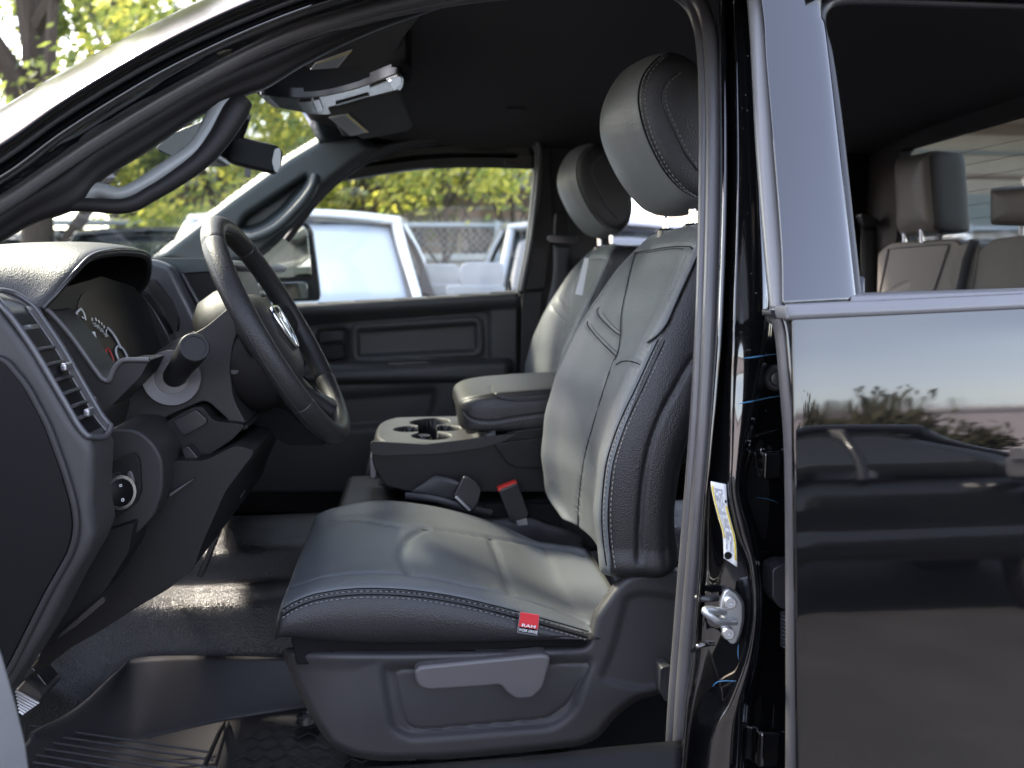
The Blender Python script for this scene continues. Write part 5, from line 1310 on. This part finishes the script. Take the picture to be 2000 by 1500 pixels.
tube('rear_belt', [onS(1908, 470, 0.006), onS(1897, 510, 0.012), onS(1884, 572, 0.012), onS(1876, 620, 0.01)], 0.014, 'belt', rs, 10, sx=0.25, up=tuple(sn))
tube('panel_piping', cr([onS(1737, 486, 0.003), onS(1790, 481, 0.003), onS(1850, 478, 0.003), onS(1848, 500, 0.003), onS(1835, 540, 0.003), onS(1818, 590, 0.003)], 30), 0.0025, 'grey_cloth', rs, 6)
tube('panel_piping', cr([onS(1737, 486, 0.003), onS(1730, 520, 0.003), onS(1716, 585, 0.003)], 20), 0.0025, 'grey_cloth', rs, 6)
# rear headrests
def headpad(name, c, th, side_v):
    a, b, c_, d = c; o = pillow(name, [a, b, c_, d], th, ['leather_taupe', 'leather_black'], rs, 0.012, side=side_v); return o
h1 = headpad('rear_headrest', [P(1824, 452, 2.06), P(1750, 462, 2.33), P(1744, 306, 2.33), P(1812, 292, 2.06)], (0.12, 0.01, -0.004), True)
for px, y in ((1766, 2.29), (1800, 2.16), (1836, 2.12)):
    tube('headrest_post', [P(px, 446, y), P(px + 1, 474, y)], 0.006, 'chrome' if px != 1836 else 'plastic_smooth', h1, 10)
h2 = pillow('rear_headrest', [P(2090, 442, 1.62), P(1926, 440, 1.86), P(1926, 366, 1.86), P(2085, 354, 1.62)], (0.09, 0.01, 0), 'leather_taupe', rs, 0.014)
tube('headrest_post', [P(1995, 430, 1.84), P(1996, 470, 1.84)], 0.006, 'silver', h2, 10)
# rear belt and far rear inner side
rb = net([[P(1682, 440, 2.48), P(1715, 442, 2.48)], [P(1682, 520, 2.46), P(1714, 520, 2.46)], [P(1685, 640, 2.44), P(1716, 640, 2.44)]], 12, 4)
rbb = surf('rear_shoulder_belt', rb, 'belt', truck, sol=0.0015)
pprism('belt_guide', rnd([(1680, 418), (1692, 414), (1720, 430), (1718, 442), (1690, 444)], 4, 2), 2.44, 2.47, 'plastic_smooth', rbb, bev=0.004)
# interior far wall of the rear cabin
wl_ = [P(1560, 200, 2.54), P(1752, 200, 2.54), P(1758, 470, 2.54), P(1700, 720, 2.54), P(1400, 720, 2.54), P(1440, 420, 2.54)]
far_q = prism('rear_quarter_trim', [Vector((P(1625, 300, 2.54).x, 2.54, 2.0)), Vector((1.49, 2.54, 2.0)), Vector((1.49, 2.54, 0.8)), Vector((P(1625, 300, 2.54).x, 2.54, 0.8))], (0, 0.08, 0), 'fabric_black', truck, bev=0.01)
# back wall of the cab with its window opening; inner face near x = 1.72
BX = P(1756, 300, 2.38).x
def onb(px, py):
    d = ray(px, py); t = (BX - CAM.x) / d.x; return CAM + d * t
wp = [onb(a, b) for a, b in ((1756, 296), (1762, 291), (1860, 262), (2000, 221), (2060, 204), (2120, 186))]
# top frame and lower wall as solid pieces round the opening
topw = [wp[0], wp[1], wp[2], wp[3], wp[4], wp[5]]
ext = [Vector((BX, wp[5].y, 2.0)), Vector((BX, 2.55, 2.0)), Vector((BX, 2.55, 1.3)), Vector((BX, onb(1756, 480).y, 1.3))]
prism('rear_wall_header', topw + ext, (0.04, 0, 0), 'headliner', truck)
zsl = onb(1900, 478).z
prism('rear_wall_lower', [Vector((BX + 0.005, 2.55, zsl)), Vector((BX + 0.005, 1.0, zsl)), Vector((BX + 0.005, 1.0, 0.8)), Vector((BX + 0.005, 2.55, 0.8))], (0.04, 0, 0), 'fabric_black', truck)
gpl = [Vector((BX + 0.03, 2.5, 1.35)), Vector((BX + 0.03, 1.1, 1.35)), Vector((BX + 0.03, 1.1, 2.0)), Vector((BX + 0.03, 2.5, 2.0))]
mesh('rear_window', gpl + [p + Vector((0.004, 0, 0)) for p in gpl], [(0, 1, 2, 3), (7, 6, 5, 4), (0, 4, 5, 1), (1, 5, 6, 2), (2, 6, 7, 3), (3, 7, 4, 0)], 'rear_glass', truck, smooth=False)
hl_ = []
for k in range(9):
    p0 = onb(1850, 300 + k * 26); z = p0.z; hl_.append(tubeg([Vector((BX + 0.028, 2.35, z)), Vector((BX + 0.028, 1.2, z))], 0.0006, 4))
join('defroster_line', hl_, 'label_ink', truck)
box('rear_bench_base', (1.40, 1.77, 1.0), (0.5, 1.4, 0.25), 'leather_black', truck, 0.04)
box('rear_floor', (1.05, 1.77, 0.70), (1.6, 1.5, 0.04), 'fabric_black', truck)
box('underbody', (0.2, 1.77, 0.54), (4.4, 1.75, 0.10), 'fabric_black', truck, 0.03)
# far side of the cab: rear door opening on the far side (between headrests the yard shows)
# bonnet and front body
hg_ = []
for x in (-2.75, -2.6, -2.2, -1.7, -1.25, -1.15):
    e = (x + 1.15) / -1.6
    hg_.append([Vector((x, y, 1.43 - 0.10 * e - 0.10 * abs((y - 1.77) / 0.95) ** 4 + 0.02 * math.cos((y - 1.77) * 4))) for y in (0.82, 0.95, 1.2, 1.5, 1.77, 2.05, 2.35, 2.6, 2.72)])
surf('bonnet', net(hg_, 30, 50), 'paint_black', truck, sol=0.003)
box('front_body', (-2.0, 1.77, 0.95), (1.7, 1.84, 0.62), 'paint_black', truck, 0.08)
box('cowl', (-1.12, 1.77, 1.40), (0.16, 1.55, 0.05), 'plastic_dark', truck, 0.01)
# wheels of the truck
for x in (-2.05, 1.95):
    for y in (0.95, 2.58):
        wv_ = lathe('wheel', [(-0.13, 0.26), (-0.13, 0.38), (-0.10, 0.41), (0.10, 0.41), (0.13, 0.38), (0.13, 0.26)], (x, y, 0.41), (0, 1, 0), 'rubber', truck, 48)
        lathe('rim', [(-0.135, 0.25), (-0.12, 0.10), (-0.135, 0.06), (0.12, 0.06), (0.135, 0.25)], (x, y, 0.41), (0, 1, 0), 'silver', wv_, 32)
box('rear_quarter_panel', (2.2, 0.82, 1.0), (0.9, 0.06, 0.8), 'paint_black', truck, 0.02)
box('bed_side', (2.9, 1.77, 1.15), (1.9, 1.90, 0.62), 'paint_black', truck, 0.04)
box('rocker', (0.2, 0.86, 0.60), (4.2, 0.10, 0.22), 'paint_black', truck, 0.03)

# passenger side mirror
MYY = 2.98
smr = [(440, 460), (535, 432), (598, 437), (608, 448), (622, 560), (624, 586), (560, 586), (460, 590)]
mh = pprism('side_mirror', rnd(smr, 10, 4), MYY + 0.012, MYY + 0.09, 'plastic_smooth', truck, bev=0.015)
pprism('mirror_frame', rnd([(440, 455), (535, 430), (598, 434), (608, 445), (624, 560), (625, 588), (560, 590), (450, 592)], 8, 3), MYY, MYY + 0.014, 'plastic_dark', mh, bev=0.004)
pprism('mirror_glass', rnd([(450, 462), (535, 437), (594, 442), (600, 452), (609, 538), (604, 541), (450, 545)], 6, 3), MYY - 0.006, MYY + 0.002, 'mirror', mh, bev=0.001)
pprism('mirror_glass', rnd([(450, 556), (594, 551), (600, 556), (602, 583), (450, 586)], 6, 3), MYY - 0.006, MYY + 0.002, 'mirror', mh, bev=0.001)
tube('mirror_arm', [P(480, 570, MYY + 0.04), P(470, 585, 2.72)], 0.03, 'plastic_smooth', mh, 10)

# paper hang tag on the passenger seat (hangs there: its own thing)
hx = 0
ht = [P(1143, 500, 2.06), P(1149, 502, 2.055), P(1136, 577, 2.03), P(1123, 574, 2.03)]
htq = prism('hang_tag', [P(1142, 503, 2.02), P(1150, 505, 2.02), P(1137, 577, 2.00), P(1123, 574, 2.00)], (0.001, 0.001, 0), 'paper', None)
tag(htq, 'narrow white paper tag hanging on the passenger seat backrest', 'hang tag')

# ================================================================= THE YARD
mat('asphalt', (0.068, 0.066, 0.066), 0.9, bump=('n', 60, 0.5, 0.01), vary=(1.3, 0.25, 0))
mat('leaf', (0.17, 0.21, 0.075), 0.6); mat('leaf_yellow', (0.38, 0.37, 0.12), 0.6); mat('leaf_dark', (0.06, 0.085, 0.035), 0.6); mat('leaf_olive', (0.055, 0.052, 0.018), 0.7)
for nme in ('leaf', 'leaf_yellow', 'leaf_dark'):
    m = MATS[nme]; n = m.node_tree.nodes; l = m.node_tree.links; b = n['Principled BSDF']
    t = n.new('ShaderNodeBsdfTranslucent'); c = b.inputs['Base Color'].default_value; t.inputs[0].default_value = (min(1, c[0] * 2.4), min(1, c[1] * 2.3), c[2] * 1.3, 1)
    mx = n.new('ShaderNodeMixShader'); mx.inputs[0].default_value = 0.5; l.new(b.outputs[0], mx.inputs[1]); l.new(t.outputs[0], mx.inputs[2]); l.new(mx.outputs[0], n['Material Output'].inputs[0])
mat('bark', (0.06, 0.045, 0.035), 0.9, bump=('n', 30, 0.8, 0.02))
mat('white_paint', (0.62, 0.62, 0.63), 0.25, coat=0.6); mat('silver_paint', (0.34, 0.34, 0.36), 0.3, 0.3, coat=0.6); mat('dark_paint', (0.012, 0.014, 0.016), 0.15, coat=0.8)
mat('car_glass', (0.03, 0.035, 0.035), 0.03, coat=1.0); mat('sky_pale_glass', (0.36, 0.39, 0.43), 0.3)  # pale windshield tone has the reflected sky put into its colour
mat('siding_brown', (0.22, 0.165, 0.14), 0.8, vary=(3, 0.1, 0)); mat('siding_tan', (0.42, 0.37, 0.31), 0.8, vary=(2, 0.1, 0)); mat('siding_grey', (0.22, 0.25, 0.25), 0.8)
mat('stucco_pink', (0.52, 0.48, 0.50), 0.9, vary=(0.3, 0.05, 0)); mat('galv', (0.35, 0.38, 0.42), 0.45, 0.6); mat('slat_dark', (0.02, 0.024, 0.03), 0.7); mat('roof_grey', (0.25, 0.26, 0.28), 0.7)
mat('red_shade', (0.45, 0.05, 0.03), 0.7); mat('lamp_glass', (0.6, 0.6, 0.6), 0.1, 0.5); mat('beige_shed', (0.62, 0.56, 0.50), 0.8)
gm_ = []
gr_ = mesh('ground', [(-150, -150, 0), (150, -150, 0), (150, 150, 0), (-150, 150, 0)], [(0, 1, 2, 3)], 'asphalt', None, smooth=False)
tag(gr_, 'grey asphalt yard with dirt specks', kind='structure')

def pickup(name, x, y, rot, paint, label, group=None, glassm='car_glass', hood_z=1.32, scale=1.0, mirrors=True):
    """full-size crew cab truck; local frame: nose at -y, centre x = 0"""
    t = empty(name, (x, y, 0)); tag(t, label, 'pickup truck', group)
    Rz = Matrix.Rotation(rot, 3, 'Z')
    def T(p): return Rz @ (Vector(p) * scale) + Vector((x, y, 0))
    def Gm(nm, vs, fs, m, par=t, **k): return mesh(nm, [T(v) for v in vs], fs, m, par, **k)
    def sect(y_, pts): return [Vector((a * s, y_, b)) for s in (1,) for a, b in pts] 
    def ring_(y_, hw, z0, z1, r=0.12):
        pts = [(-hw, z0), (-hw, z0 + (z1 - z0) * 0.5), (-hw + 0.01, z1 - r), (-hw + r * 0.6, z1 - r * 0.2), (-hw + r * 2, z1), (0, z1 + 0.02), (hw - r * 2, z1), (hw - r * 0.6, z1 - r * 0.2), (hw - 0.01, z1 - r), (hw, z0 + (z1 - z0) * 0.5), (hw, z0), (0, z0)]
        return [T((a, y_, b)) for a, b in pts]
    rows = [ring_(0.0, 0.86, 0.55, 1.10), ring_(0.04, 0.94, 0.48, 1.20), ring_(0.35, 1.0, 0.45, hood_z - 0.03), ring_(1.2, 1.0, 0.45, hood_z), ring_(1.45, 1.0, 0.45, hood_z + 0.02), ring_(3.9, 1.0, 0.45, 1.34), ring_(5.7, 1.0, 0.5, 1.36), ring_(5.8, 0.97, 0.55, 1.32)]
    surf('body', net(rows, 80, 72, True), paint, t, True, True)
    # cabin: pillars and roof as a shell over dark glass
    def cab(y0, y1, y2, y3, hwb, hwt, zb, zt, s=1.0):
        return [[T((a * hwb, y0, zb)), T((a * hwb * .99, (y0 + y1) / 2, (zb + zt) / 2 + 0.03)), T((a * hwt, y1, zt - 0.03)), T((a * hwt * 0.97, y1 + 0.12, zt + 0.02)), T((a * hwt * .97, y2 - 0.1, zt + 0.02)), T((a * hwt, y2, zt - 0.03)), T((a * hwb, y3, zb))] for a in (-1, -0.93, -0.5, 0, 0.5, 0.93, 1)]
    zr = 1.90
    surf('windshield', net([[T((a * (0.80 + (0.66 - 0.80) * q), 1.22 + 0.72 * q - 0.12 * (1 - a * a), hood_z + 0.03 + (zr - 0.06 - hood_z) * q)) for q in (0, 0.33, 0.66, 1)] for a in (-1, -0.5, 0, 0.5, 1)], 20, 8), glassm, t, sol=0.005)
    surf('roof', net([[T((a * 0.72, y_, zr + 0.05 * (1 - a * a) - dz)) for y_, dz in ((1.86, 0.02), (2.0, -0.02), (2.6, -0.03), (3.4, -0.02), (3.65, 0.03))] for a in (-1, -0.9, -0.5, 0, 0.5, 0.9, 1)], 24, 16), paint, t, sol=0.03)
    for s in (-1, 1):
        surf('side_window', net([[T((s * 0.96, 1.35, 1.34)), T((s * 0.96, 3.6, 1.36))], [T((s * 0.86, 1.75, 1.66)), T((s * 0.86, 3.6, 1.66))], [T((s * 0.74, 2.15, 1.88)), T((s * 0.74, 3.5, 1.88))]], 10, 10), 'car_glass' , t, sol=0.005)
        for pl_ in ([(0.84, 1.20, hood_z), (0.76, 1.58, 1.62), (0.69, 1.93, 1.90)], [(0.96, 2.45, 1.32), (0.86, 2.46, 1.64), (0.73, 2.48, 1.90)], [(0.96, 3.62, 1.32), (0.86, 3.62, 1.64), (0.73, 3.60, 1.90)]):
            tube('pillar', cr([T((s * a, b, c)) for a, b, c in pl_], 10), 0.038, paint, t, 8)
        tube('roof_rail', cr([T((s * 0.70, 1.92, 1.90)), T((s * 0.73, 2.6, 1.93)), T((s * 0.73, 3.6, 1.91))], 10), 0.035, paint, t, 8)
        v, f = boxg((s * 0.80, 0.05, 0.98), (0.30, 0.12, 0.20)); o = Gm('headlight', v, f, 'lamp_glass', bev=0.03)
        if mirrors:
            m_ = Gm('mirror', [Vector((s * a, 1.35 + dy, b)) for dy in (0, 0.16) for a, b in rnd([(1.06, 1.40), (1.34, 1.39), (1.40, 1.44), (1.38, 1.57), (1.12, 1.60), (1.08, 1.55)], 0.03, 3)], [], paint) if False else None
            pr_ = [T((s * a, 1.38, b)) for a, b in rnd([(1.12, 1.42), (1.38, 1.42), (1.41, 1.47), (1.40, 1.60), (1.14, 1.60), (1.11, 1.56)], 0.03, 3)]
            mo = prism('mirror', pr_, Rz @ Vector((0, 0.16, 0)), 'silver_paint', t, bev=0.02)
            prism('mirror_lower_cap', [T((s * a, 1.36, b)) for a, b in rnd([(1.02, 1.33), (1.30, 1.33), (1.41, 1.38), (1.41, 1.45), (1.02, 1.45)], 0.03, 3)], Rz @ Vector((0, 0.15, 0)), 'silver_paint', mo, bev=0.02)
            prism('mirror_skirt', [T((s * a, 1.355, b)) for a, b in rnd([(1.02, 1.31), (1.28, 1.31), (1.42, 1.37), (1.41, 1.40), (1.26, 1.345), (1.02, 1.35)], 0.02, 3)], Rz @ Vector((0, 0.14, 0)), 'plastic_smooth', mo, bev=0.01)
        for yw in (0.95, 4.6):
            w_ = lathe('wheel', [(-0.12, 0.25), (-0.12, 0.37), (-0.09, 0.40), (0.09, 0.40), (0.12, 0.37), (0.12, 0.25)], T((s * 0.90, yw, 0.40)), Rz @ Vector((s, 0, 0)), 'rubber', t, 36)
            lathe('rim', [(0.10, 0.24), (0.06, 0.10), (0.11, 0.05), (0.0, 0.04)], T((s * 0.90, yw, 0.40)), Rz @ Vector((s, 0, 0)), 'silver', w_, 24)
    for s in (-1, 1): tube('windshield_seal', cr([T((s * 0.795, 1.205, hood_z + 0.035)), T((s * 0.73, 1.55, 1.60)), T((s * 0.655, 1.915, 1.86))], 10), 0.012, 'rubber', t, 6)
    tube('windshield_seal', cr([T((-0.655, 1.915, 1.86)), T((0, 1.80, 1.88)), T((0.655, 1.915, 1.86))], 12), 0.010, 'rubber', t, 6)
    v, f = boxg((0, 0.02, 0.92), (1.15, 0.10, 0.42)); gr = Gm('grille', v, f, 'plastic_smooth', bev=0.03)
    for k in range(4):
        v, f = boxg((0, -0.035, 0.78 + k * 0.09), (1.05, 0.02, 0.022)); Gm('grille_bar', v, f, 'chrome' if paint != 'dark_paint' else 'silver', gr, bev=0.006)
    v, f = boxg((0, -0.05, 0.56), (1.92, 0.22, 0.24)); Gm('bumper', v, f, 'chrome' if paint == 'silver_paint' else 'dark_paint', bev=0.05)
    for s in (-1, 1): lathe('fog_lamp', [(0, 0.06), (0.02, 0.055), (0.03, 0.02)], T((s * 0.72, -0.15, 0.56)), Rz @ Vector((0, -1, 0)), 'lamp_glass', t, 20)
    return t
# the white truck whose windshield and right-hand mirror show through the far window
wx = P(805, 560, 5.2).x
wt = pickup('parked_pickup', wx - 0.80, 5.2 - 1.22, R(0), 'white_paint', 'white pickup parked nose towards the black truck, seen through its far window', 'pickups parked across the yard', 'sky_pale_glass')
sx_ = P(944, 560, 5.9).x
pickup('parked_pickup', sx_ + 0.85, 5.9 - 1.22, R(-4), 'silver_paint', 'silver pickup right of the white pickup, partly hidden by the far window pillar', 'pickups parked across the yard')
tube('wiper', cr([P(640, 606, 5.12), P(690, 572, 5.22), P(700, 580, 5.24), P(760, 590, 5.2)], 16), 0.012, 'plastic_smooth', wt, 6)
c = P(235, 470, 7.8)
pickup('parked_pickup', c.x, 6.2, R(-6), 'dark_paint', 'dark pickup in front of the chain link fence, seen through the windshield', 'pickups parked across the yard')
c = P(20, 460, 8.2)
pickup('parked_pickup', c.x - 0.65, 6.8, R(4), 'silver_paint', 'silver grey pickup at the far left, its roof edge above the dashboard', 'pickups parked across the yard')
c = P(1500, 430, 7.0)
pickup('parked_pickup', c.x - 0.8, 5.2, R(3), 'white_paint', 'white pickup seen between the two front headrests', 'pickups parked across the yard', 'sky_pale_glass')
pickup('parked_pickup', P(1900, 440, 5.6).x + 0.5, 5.6, R(-3), 'white_paint', 'white pickup seen through the rear cab window', 'pickups parked across the yard')

# chain link fence
FY = 9.6
fz = P(880, 440, FY).z
fence = empty('chain_link_fence', (0, FY, 0)); tag(fence, 'galvanised chain link fence with a top rail and dark privacy patches', 'fence')
tube('top_rail', [Vector((-14, FY, fz)), Vector((16, FY, fz))], 0.035, 'galv', fence, 10)
for i in range(11): tube('post', [Vector((-14 + i * 3, FY, 0)), Vector((-14 + i * 3, FY, fz + 0.05))], 0.035, 'galv', fence, 10)
wires = []
def wire(p, q): wires.append(tubeg([Vector(p), Vector(q)], 0.0035, 4))
sp = 0.085
n_ = int(30 / sp)
for i in range(-22, n_):
    x = -14 + i * sp
    wire((x, FY, 0.1), (x + fz - 0.1, FY, fz)); wire((x + fz - 0.1, FY + 0.006, 0.1), (x, FY + 0.006, fz))
    wire((x, FY, fz), (x + 0.02, FY, fz + 0.07))
join('wire_mesh', wires, 'galv', fence)
def slatp(px0, px1, y=FY + 0.05):
    a = P(px0, 450, y); b = P(px1, 450, y); box('privacy_panel', ((a.x + b.x) / 2, y, fz / 2), (abs(b.x - a.x), 0.02, fz - 0.15), 'slat_dark', fence)
slatp(785, 825); slatp(100, 360)
# buildings beyond
def house(name, x0, x1, y, z, m, label, depth=8, bands=8, roofm='roof_grey', over=0.5):
    t = empty(name, ((x0 + x1) / 2, y + depth / 2, 0)); tag(t, label, 'building')
    box('wall', ((x0 + x1) / 2, y + depth / 2, z / 2), (x1 - x0, depth, z), m, t)
    for k in range(bands): box('siding_course', ((x0 + x1) / 2, y - 0.02, z * (k + 0.5) / bands), (x1 - x0 + 0.02, 0.03, 0.05), 'siding_grey', t)
    prism('roof', [Vector((x0 - over, y - over, z + 0.003)), Vector((x0 - over, y + depth / 2, z + 1.5)), Vector((x0 - over, y + depth + over, z)), Vector((x0 - over, y + depth + over, z + 0.15)), Vector((x0 - over, y + depth / 2, z + 1.7)), Vector((x0 - over, y - over, z + 0.2))], (x1 - x0 + 2 * over, 0, 0), roofm, t)
    return t
a = P(560, 400, 15); b = P(1250, 400, 15)
hs1 = house('shed_building', a.x - 3, b.x - 1.5, 15, P(900, 370, 15).z, 'siding_brown', 'long brown sided building beyond the fence, behind the yellow green branches', bands=14)
for k in range(5):
    x = a.x + k * 1.7; w_ = box('window', (x, 14.96, 2.0), (0.8, 0.06, 0.9), 'siding_tan', hs1, 0.01); box('pane', (x, 14.92, 2.0), (0.66, 0.03, 0.76), 'car_glass', w_)
sh_ = empty('small_shed', (P(900, 480, 11.5).x, 11.6, 0)); tag(sh_, 'small pale shed with a flat roof behind the fence', 'shed')
c = P(905, 500, 11.5); box('wall', (c.x, 12.2, 0.85), (1.0, 1.2, 1.7), 'beige_shed', sh_, 0.01); box('roof', (c.x, 12.2, 1.76), (1.3, 1.4, 0.10), 'white_paint', sh_, 0.02); box('door', (c.x, 11.58, 0.8), (0.5, 0.04, 1.4), 'siding_grey', sh_)
a = P(1640, 400, 10)
big = empty('warehouse', (14, 14, 0)); tag(big, 'long pale warehouse with deep overhanging eaves, seen through the rear cab window', 'warehouse')
box('wall', (15.0, 16, 2.6), (18, 8, 5.2), 'siding_tan', big)
for k in range(11):
    z = 1.6 + k * 0.36; box('siding_course', (15.0, 11.97, z), (18.02, 0.05, 0.05 if k % 3 else 0.16), 'siding_grey' if k % 2 else 'siding_brown', big)
box('eaves', (15.0, 11.2, 4.3), (18.6, 1.8, 0.18), 'siding_grey', big); box('fascia', (15.0, 10.28, 4.25), (18.6, 0.05, 0.40), 'beige_shed', big)
box('wall_band', (15.0, 11.93, 2.45), (18.1, 0.06, 0.5), 'siding_grey', big); box('wall_band', (15.0, 11.92, 1.5), (18.1, 0.06, 0.35), 'siding_brown', big)
box('gutter', (15, 10.2, 4.05), (18.6, 0.12, 0.1), 'galv', big, 0.02)

# trees: tapered trunk, limbs, crown of leaf-sized faces gathered in clumps
def tree(name, x, y, h, crown_r, n, label, mix=('leaf', 'leaf_yellow'), z0=1.6, seed=1, trunk_r=0.16, leaf=0.055, flat_=0.75, group='trees beyond the yard'):
    rn = random.Random(seed); t = empty(name, (x, y, 0)); tag(t, label, 'tree', group)
    lean = rn.uniform(-0.3, 0.3); parts = []
    top = Vector((x + lean, y, h * 0.8)); parts.append(tubeg(cr([Vector((x, y, 0)), Vector((x + lean * 0.2, y, h * 0.3)), top], 10), [trunk_r * (1 - 0.08 * i) for i in range(10)], 9))
    clumps = []
    for k in range(26):
        a = rn.uniform(0, 6.283); rr_ = crown_r * math.sqrt(rn.random()); zz_ = z0 + (h - z0) * rn.random() ** 0.85
        f = (zz_ - z0) / (h - z0); rr_ *= (0.55 + 0.9 * math.sin(min(1, f + 0.15) * math.pi) ** 0.7) * 0.8
        clumps.append((Vector((x + math.cos(a) * rr_ + lean * f, y + math.sin(a) * rr_, zz_)), rn.uniform(0.35, 0.85) * crown_r * 0.36))
        if k % 2 == 0:
            b0 = Vector((x + lean * 0.4, y, h * rn.uniform(0.2, 0.6))); b1 = clumps[-1][0]; parts.append(tubeg(cr([b0, b0.lerp(b1, 0.5) + Vector((0, 0, 0.15)), b1], 6), [trunk_r * 0.35 * (1 - 0.14 * i) for i in range(6)], 6))
    join('trunk', parts, 'bark', t)
    vs, fs, mi = [], [], []
    for i in range(n):
        c, r = clumps[rn.randrange(len(clumps))]; d = Vector((rn.gauss(0, 1), rn.gauss(0, 1), rn.gauss(0, flat_))) * r * 0.55; p = c + d
        ax_ = Vector((rn.gauss(0, 1), rn.gauss(0, 1), rn.gauss(0, 1))).normalized(); bx_ = ax_.orthogonal().normalized(); s = leaf * rn.uniform(0.6, 1.4); o = len(vs)
        cx_ = ax_.cross(bx_); vs += [p - bx_ * s, p + cx_ * s * 0.45, p + bx_ * s, p - cx_ * s * 0.45]; fs.append((o, o + 1, o + 2, o + 3)); mi.append(0 if rn.random() < 0.6 else 1)
    me = bpy.data.meshes.new('crown'); me.from_pydata([tuple(v) for v in vs], [], fs); me.update(); me.polygons.foreach_set('material_index', mi)
    link('crown', me, list(mix), t, False); return t
c = P(34, 100, 8.4); tree('tree', c.x, 8.4, 6.5, 2.2, 17000, 'tree with a thick bare trunk at the far left', ('leaf', 'leaf_dark'), 2.6, 2, 0.22)
c = P(250, 100, 12.0); tree('tree', c.x, 12.0, 8.0, 3.0, 20000, 'tall bright tree above the windshield pillar', ('leaf', 'leaf_yellow'), 3.0, 3, 0.2)
c = P(430, 330, 11.0); tree('tree', c.x, 11.5, 5.5, 2.4, 14000, 'full green tree seen through the windshield, behind the fence', ('leaf', 'leaf_yellow'), 1.9, 4, 0.16)
c = P(520, 250, 13.5); tree('tree', c.x, 14, 7.0, 2.6, 15000, 'dark green tree behind the rear-view mirror', ('leaf_dark', 'leaf'), 2.0, 5, 0.2)
c = P(860, 300, 10.6); tree('tree', c.x, 10.8, 5.0, 1.9, 10000, 'yellow green tree hanging over the fence in the middle of the far window', ('leaf_yellow', 'leaf'), 2.45, 6, 0.06)
c = P(690, 330, 12); tree('tree', c.x, 12.5, 4.6, 1.7, 7000, 'yellow green tree in the left corner of the far window', ('leaf_yellow', 'leaf'), 2.7, 8, 0.07)
c = P(1010, 300, 11); tree('tree', c.x, 11.4, 5.2, 1.6, 6500, 'yellow green tree at the right edge of the far window', ('leaf_yellow', 'leaf'), 2.8, 9, 0.06)

# what the black rear door mirrors: a dark pickup facing it, a clipped tree and a pale hall
pickup('parked_pickup', 4.6, -3.2, R(97), 'dark_paint', 'black pickup mirrored in the rear door, parked across the lane', 'pickups parked across the yard', scale=0.84)
tree('tree', 14.2, -24, 3.2, 4.2, 20000, 'round olive tree mirrored in the rear door', ('leaf_olive', 'leaf_olive'), 0.8, 12, 0.2, 0.2)
tree('tree', 10.4, -25, 2.7, 3.4, 12000, 'lower olive tree mirrored at the left of the rear door', ('leaf_olive', 'leaf_olive'), 0.6, 13, 0.2, 0.2)
hall = empty('pale_hall', (0, -60, 0)); tag(hall, 'long pale hall with a flat roofline mirrored in the rear door', 'building')
box('wall', (0, -60, 3.5), (160, 10, 6.98), 'stucco_pink', hall); box('parapet', (0, -60, 7.1), (160.4, 10.4, 0.25), 'stucco_pink', hall)

tot = sum(len(o.data.vertices) for o in S.objects if o.type == 'MESH')
print('objects', len(S.objects), 'verts', tot)
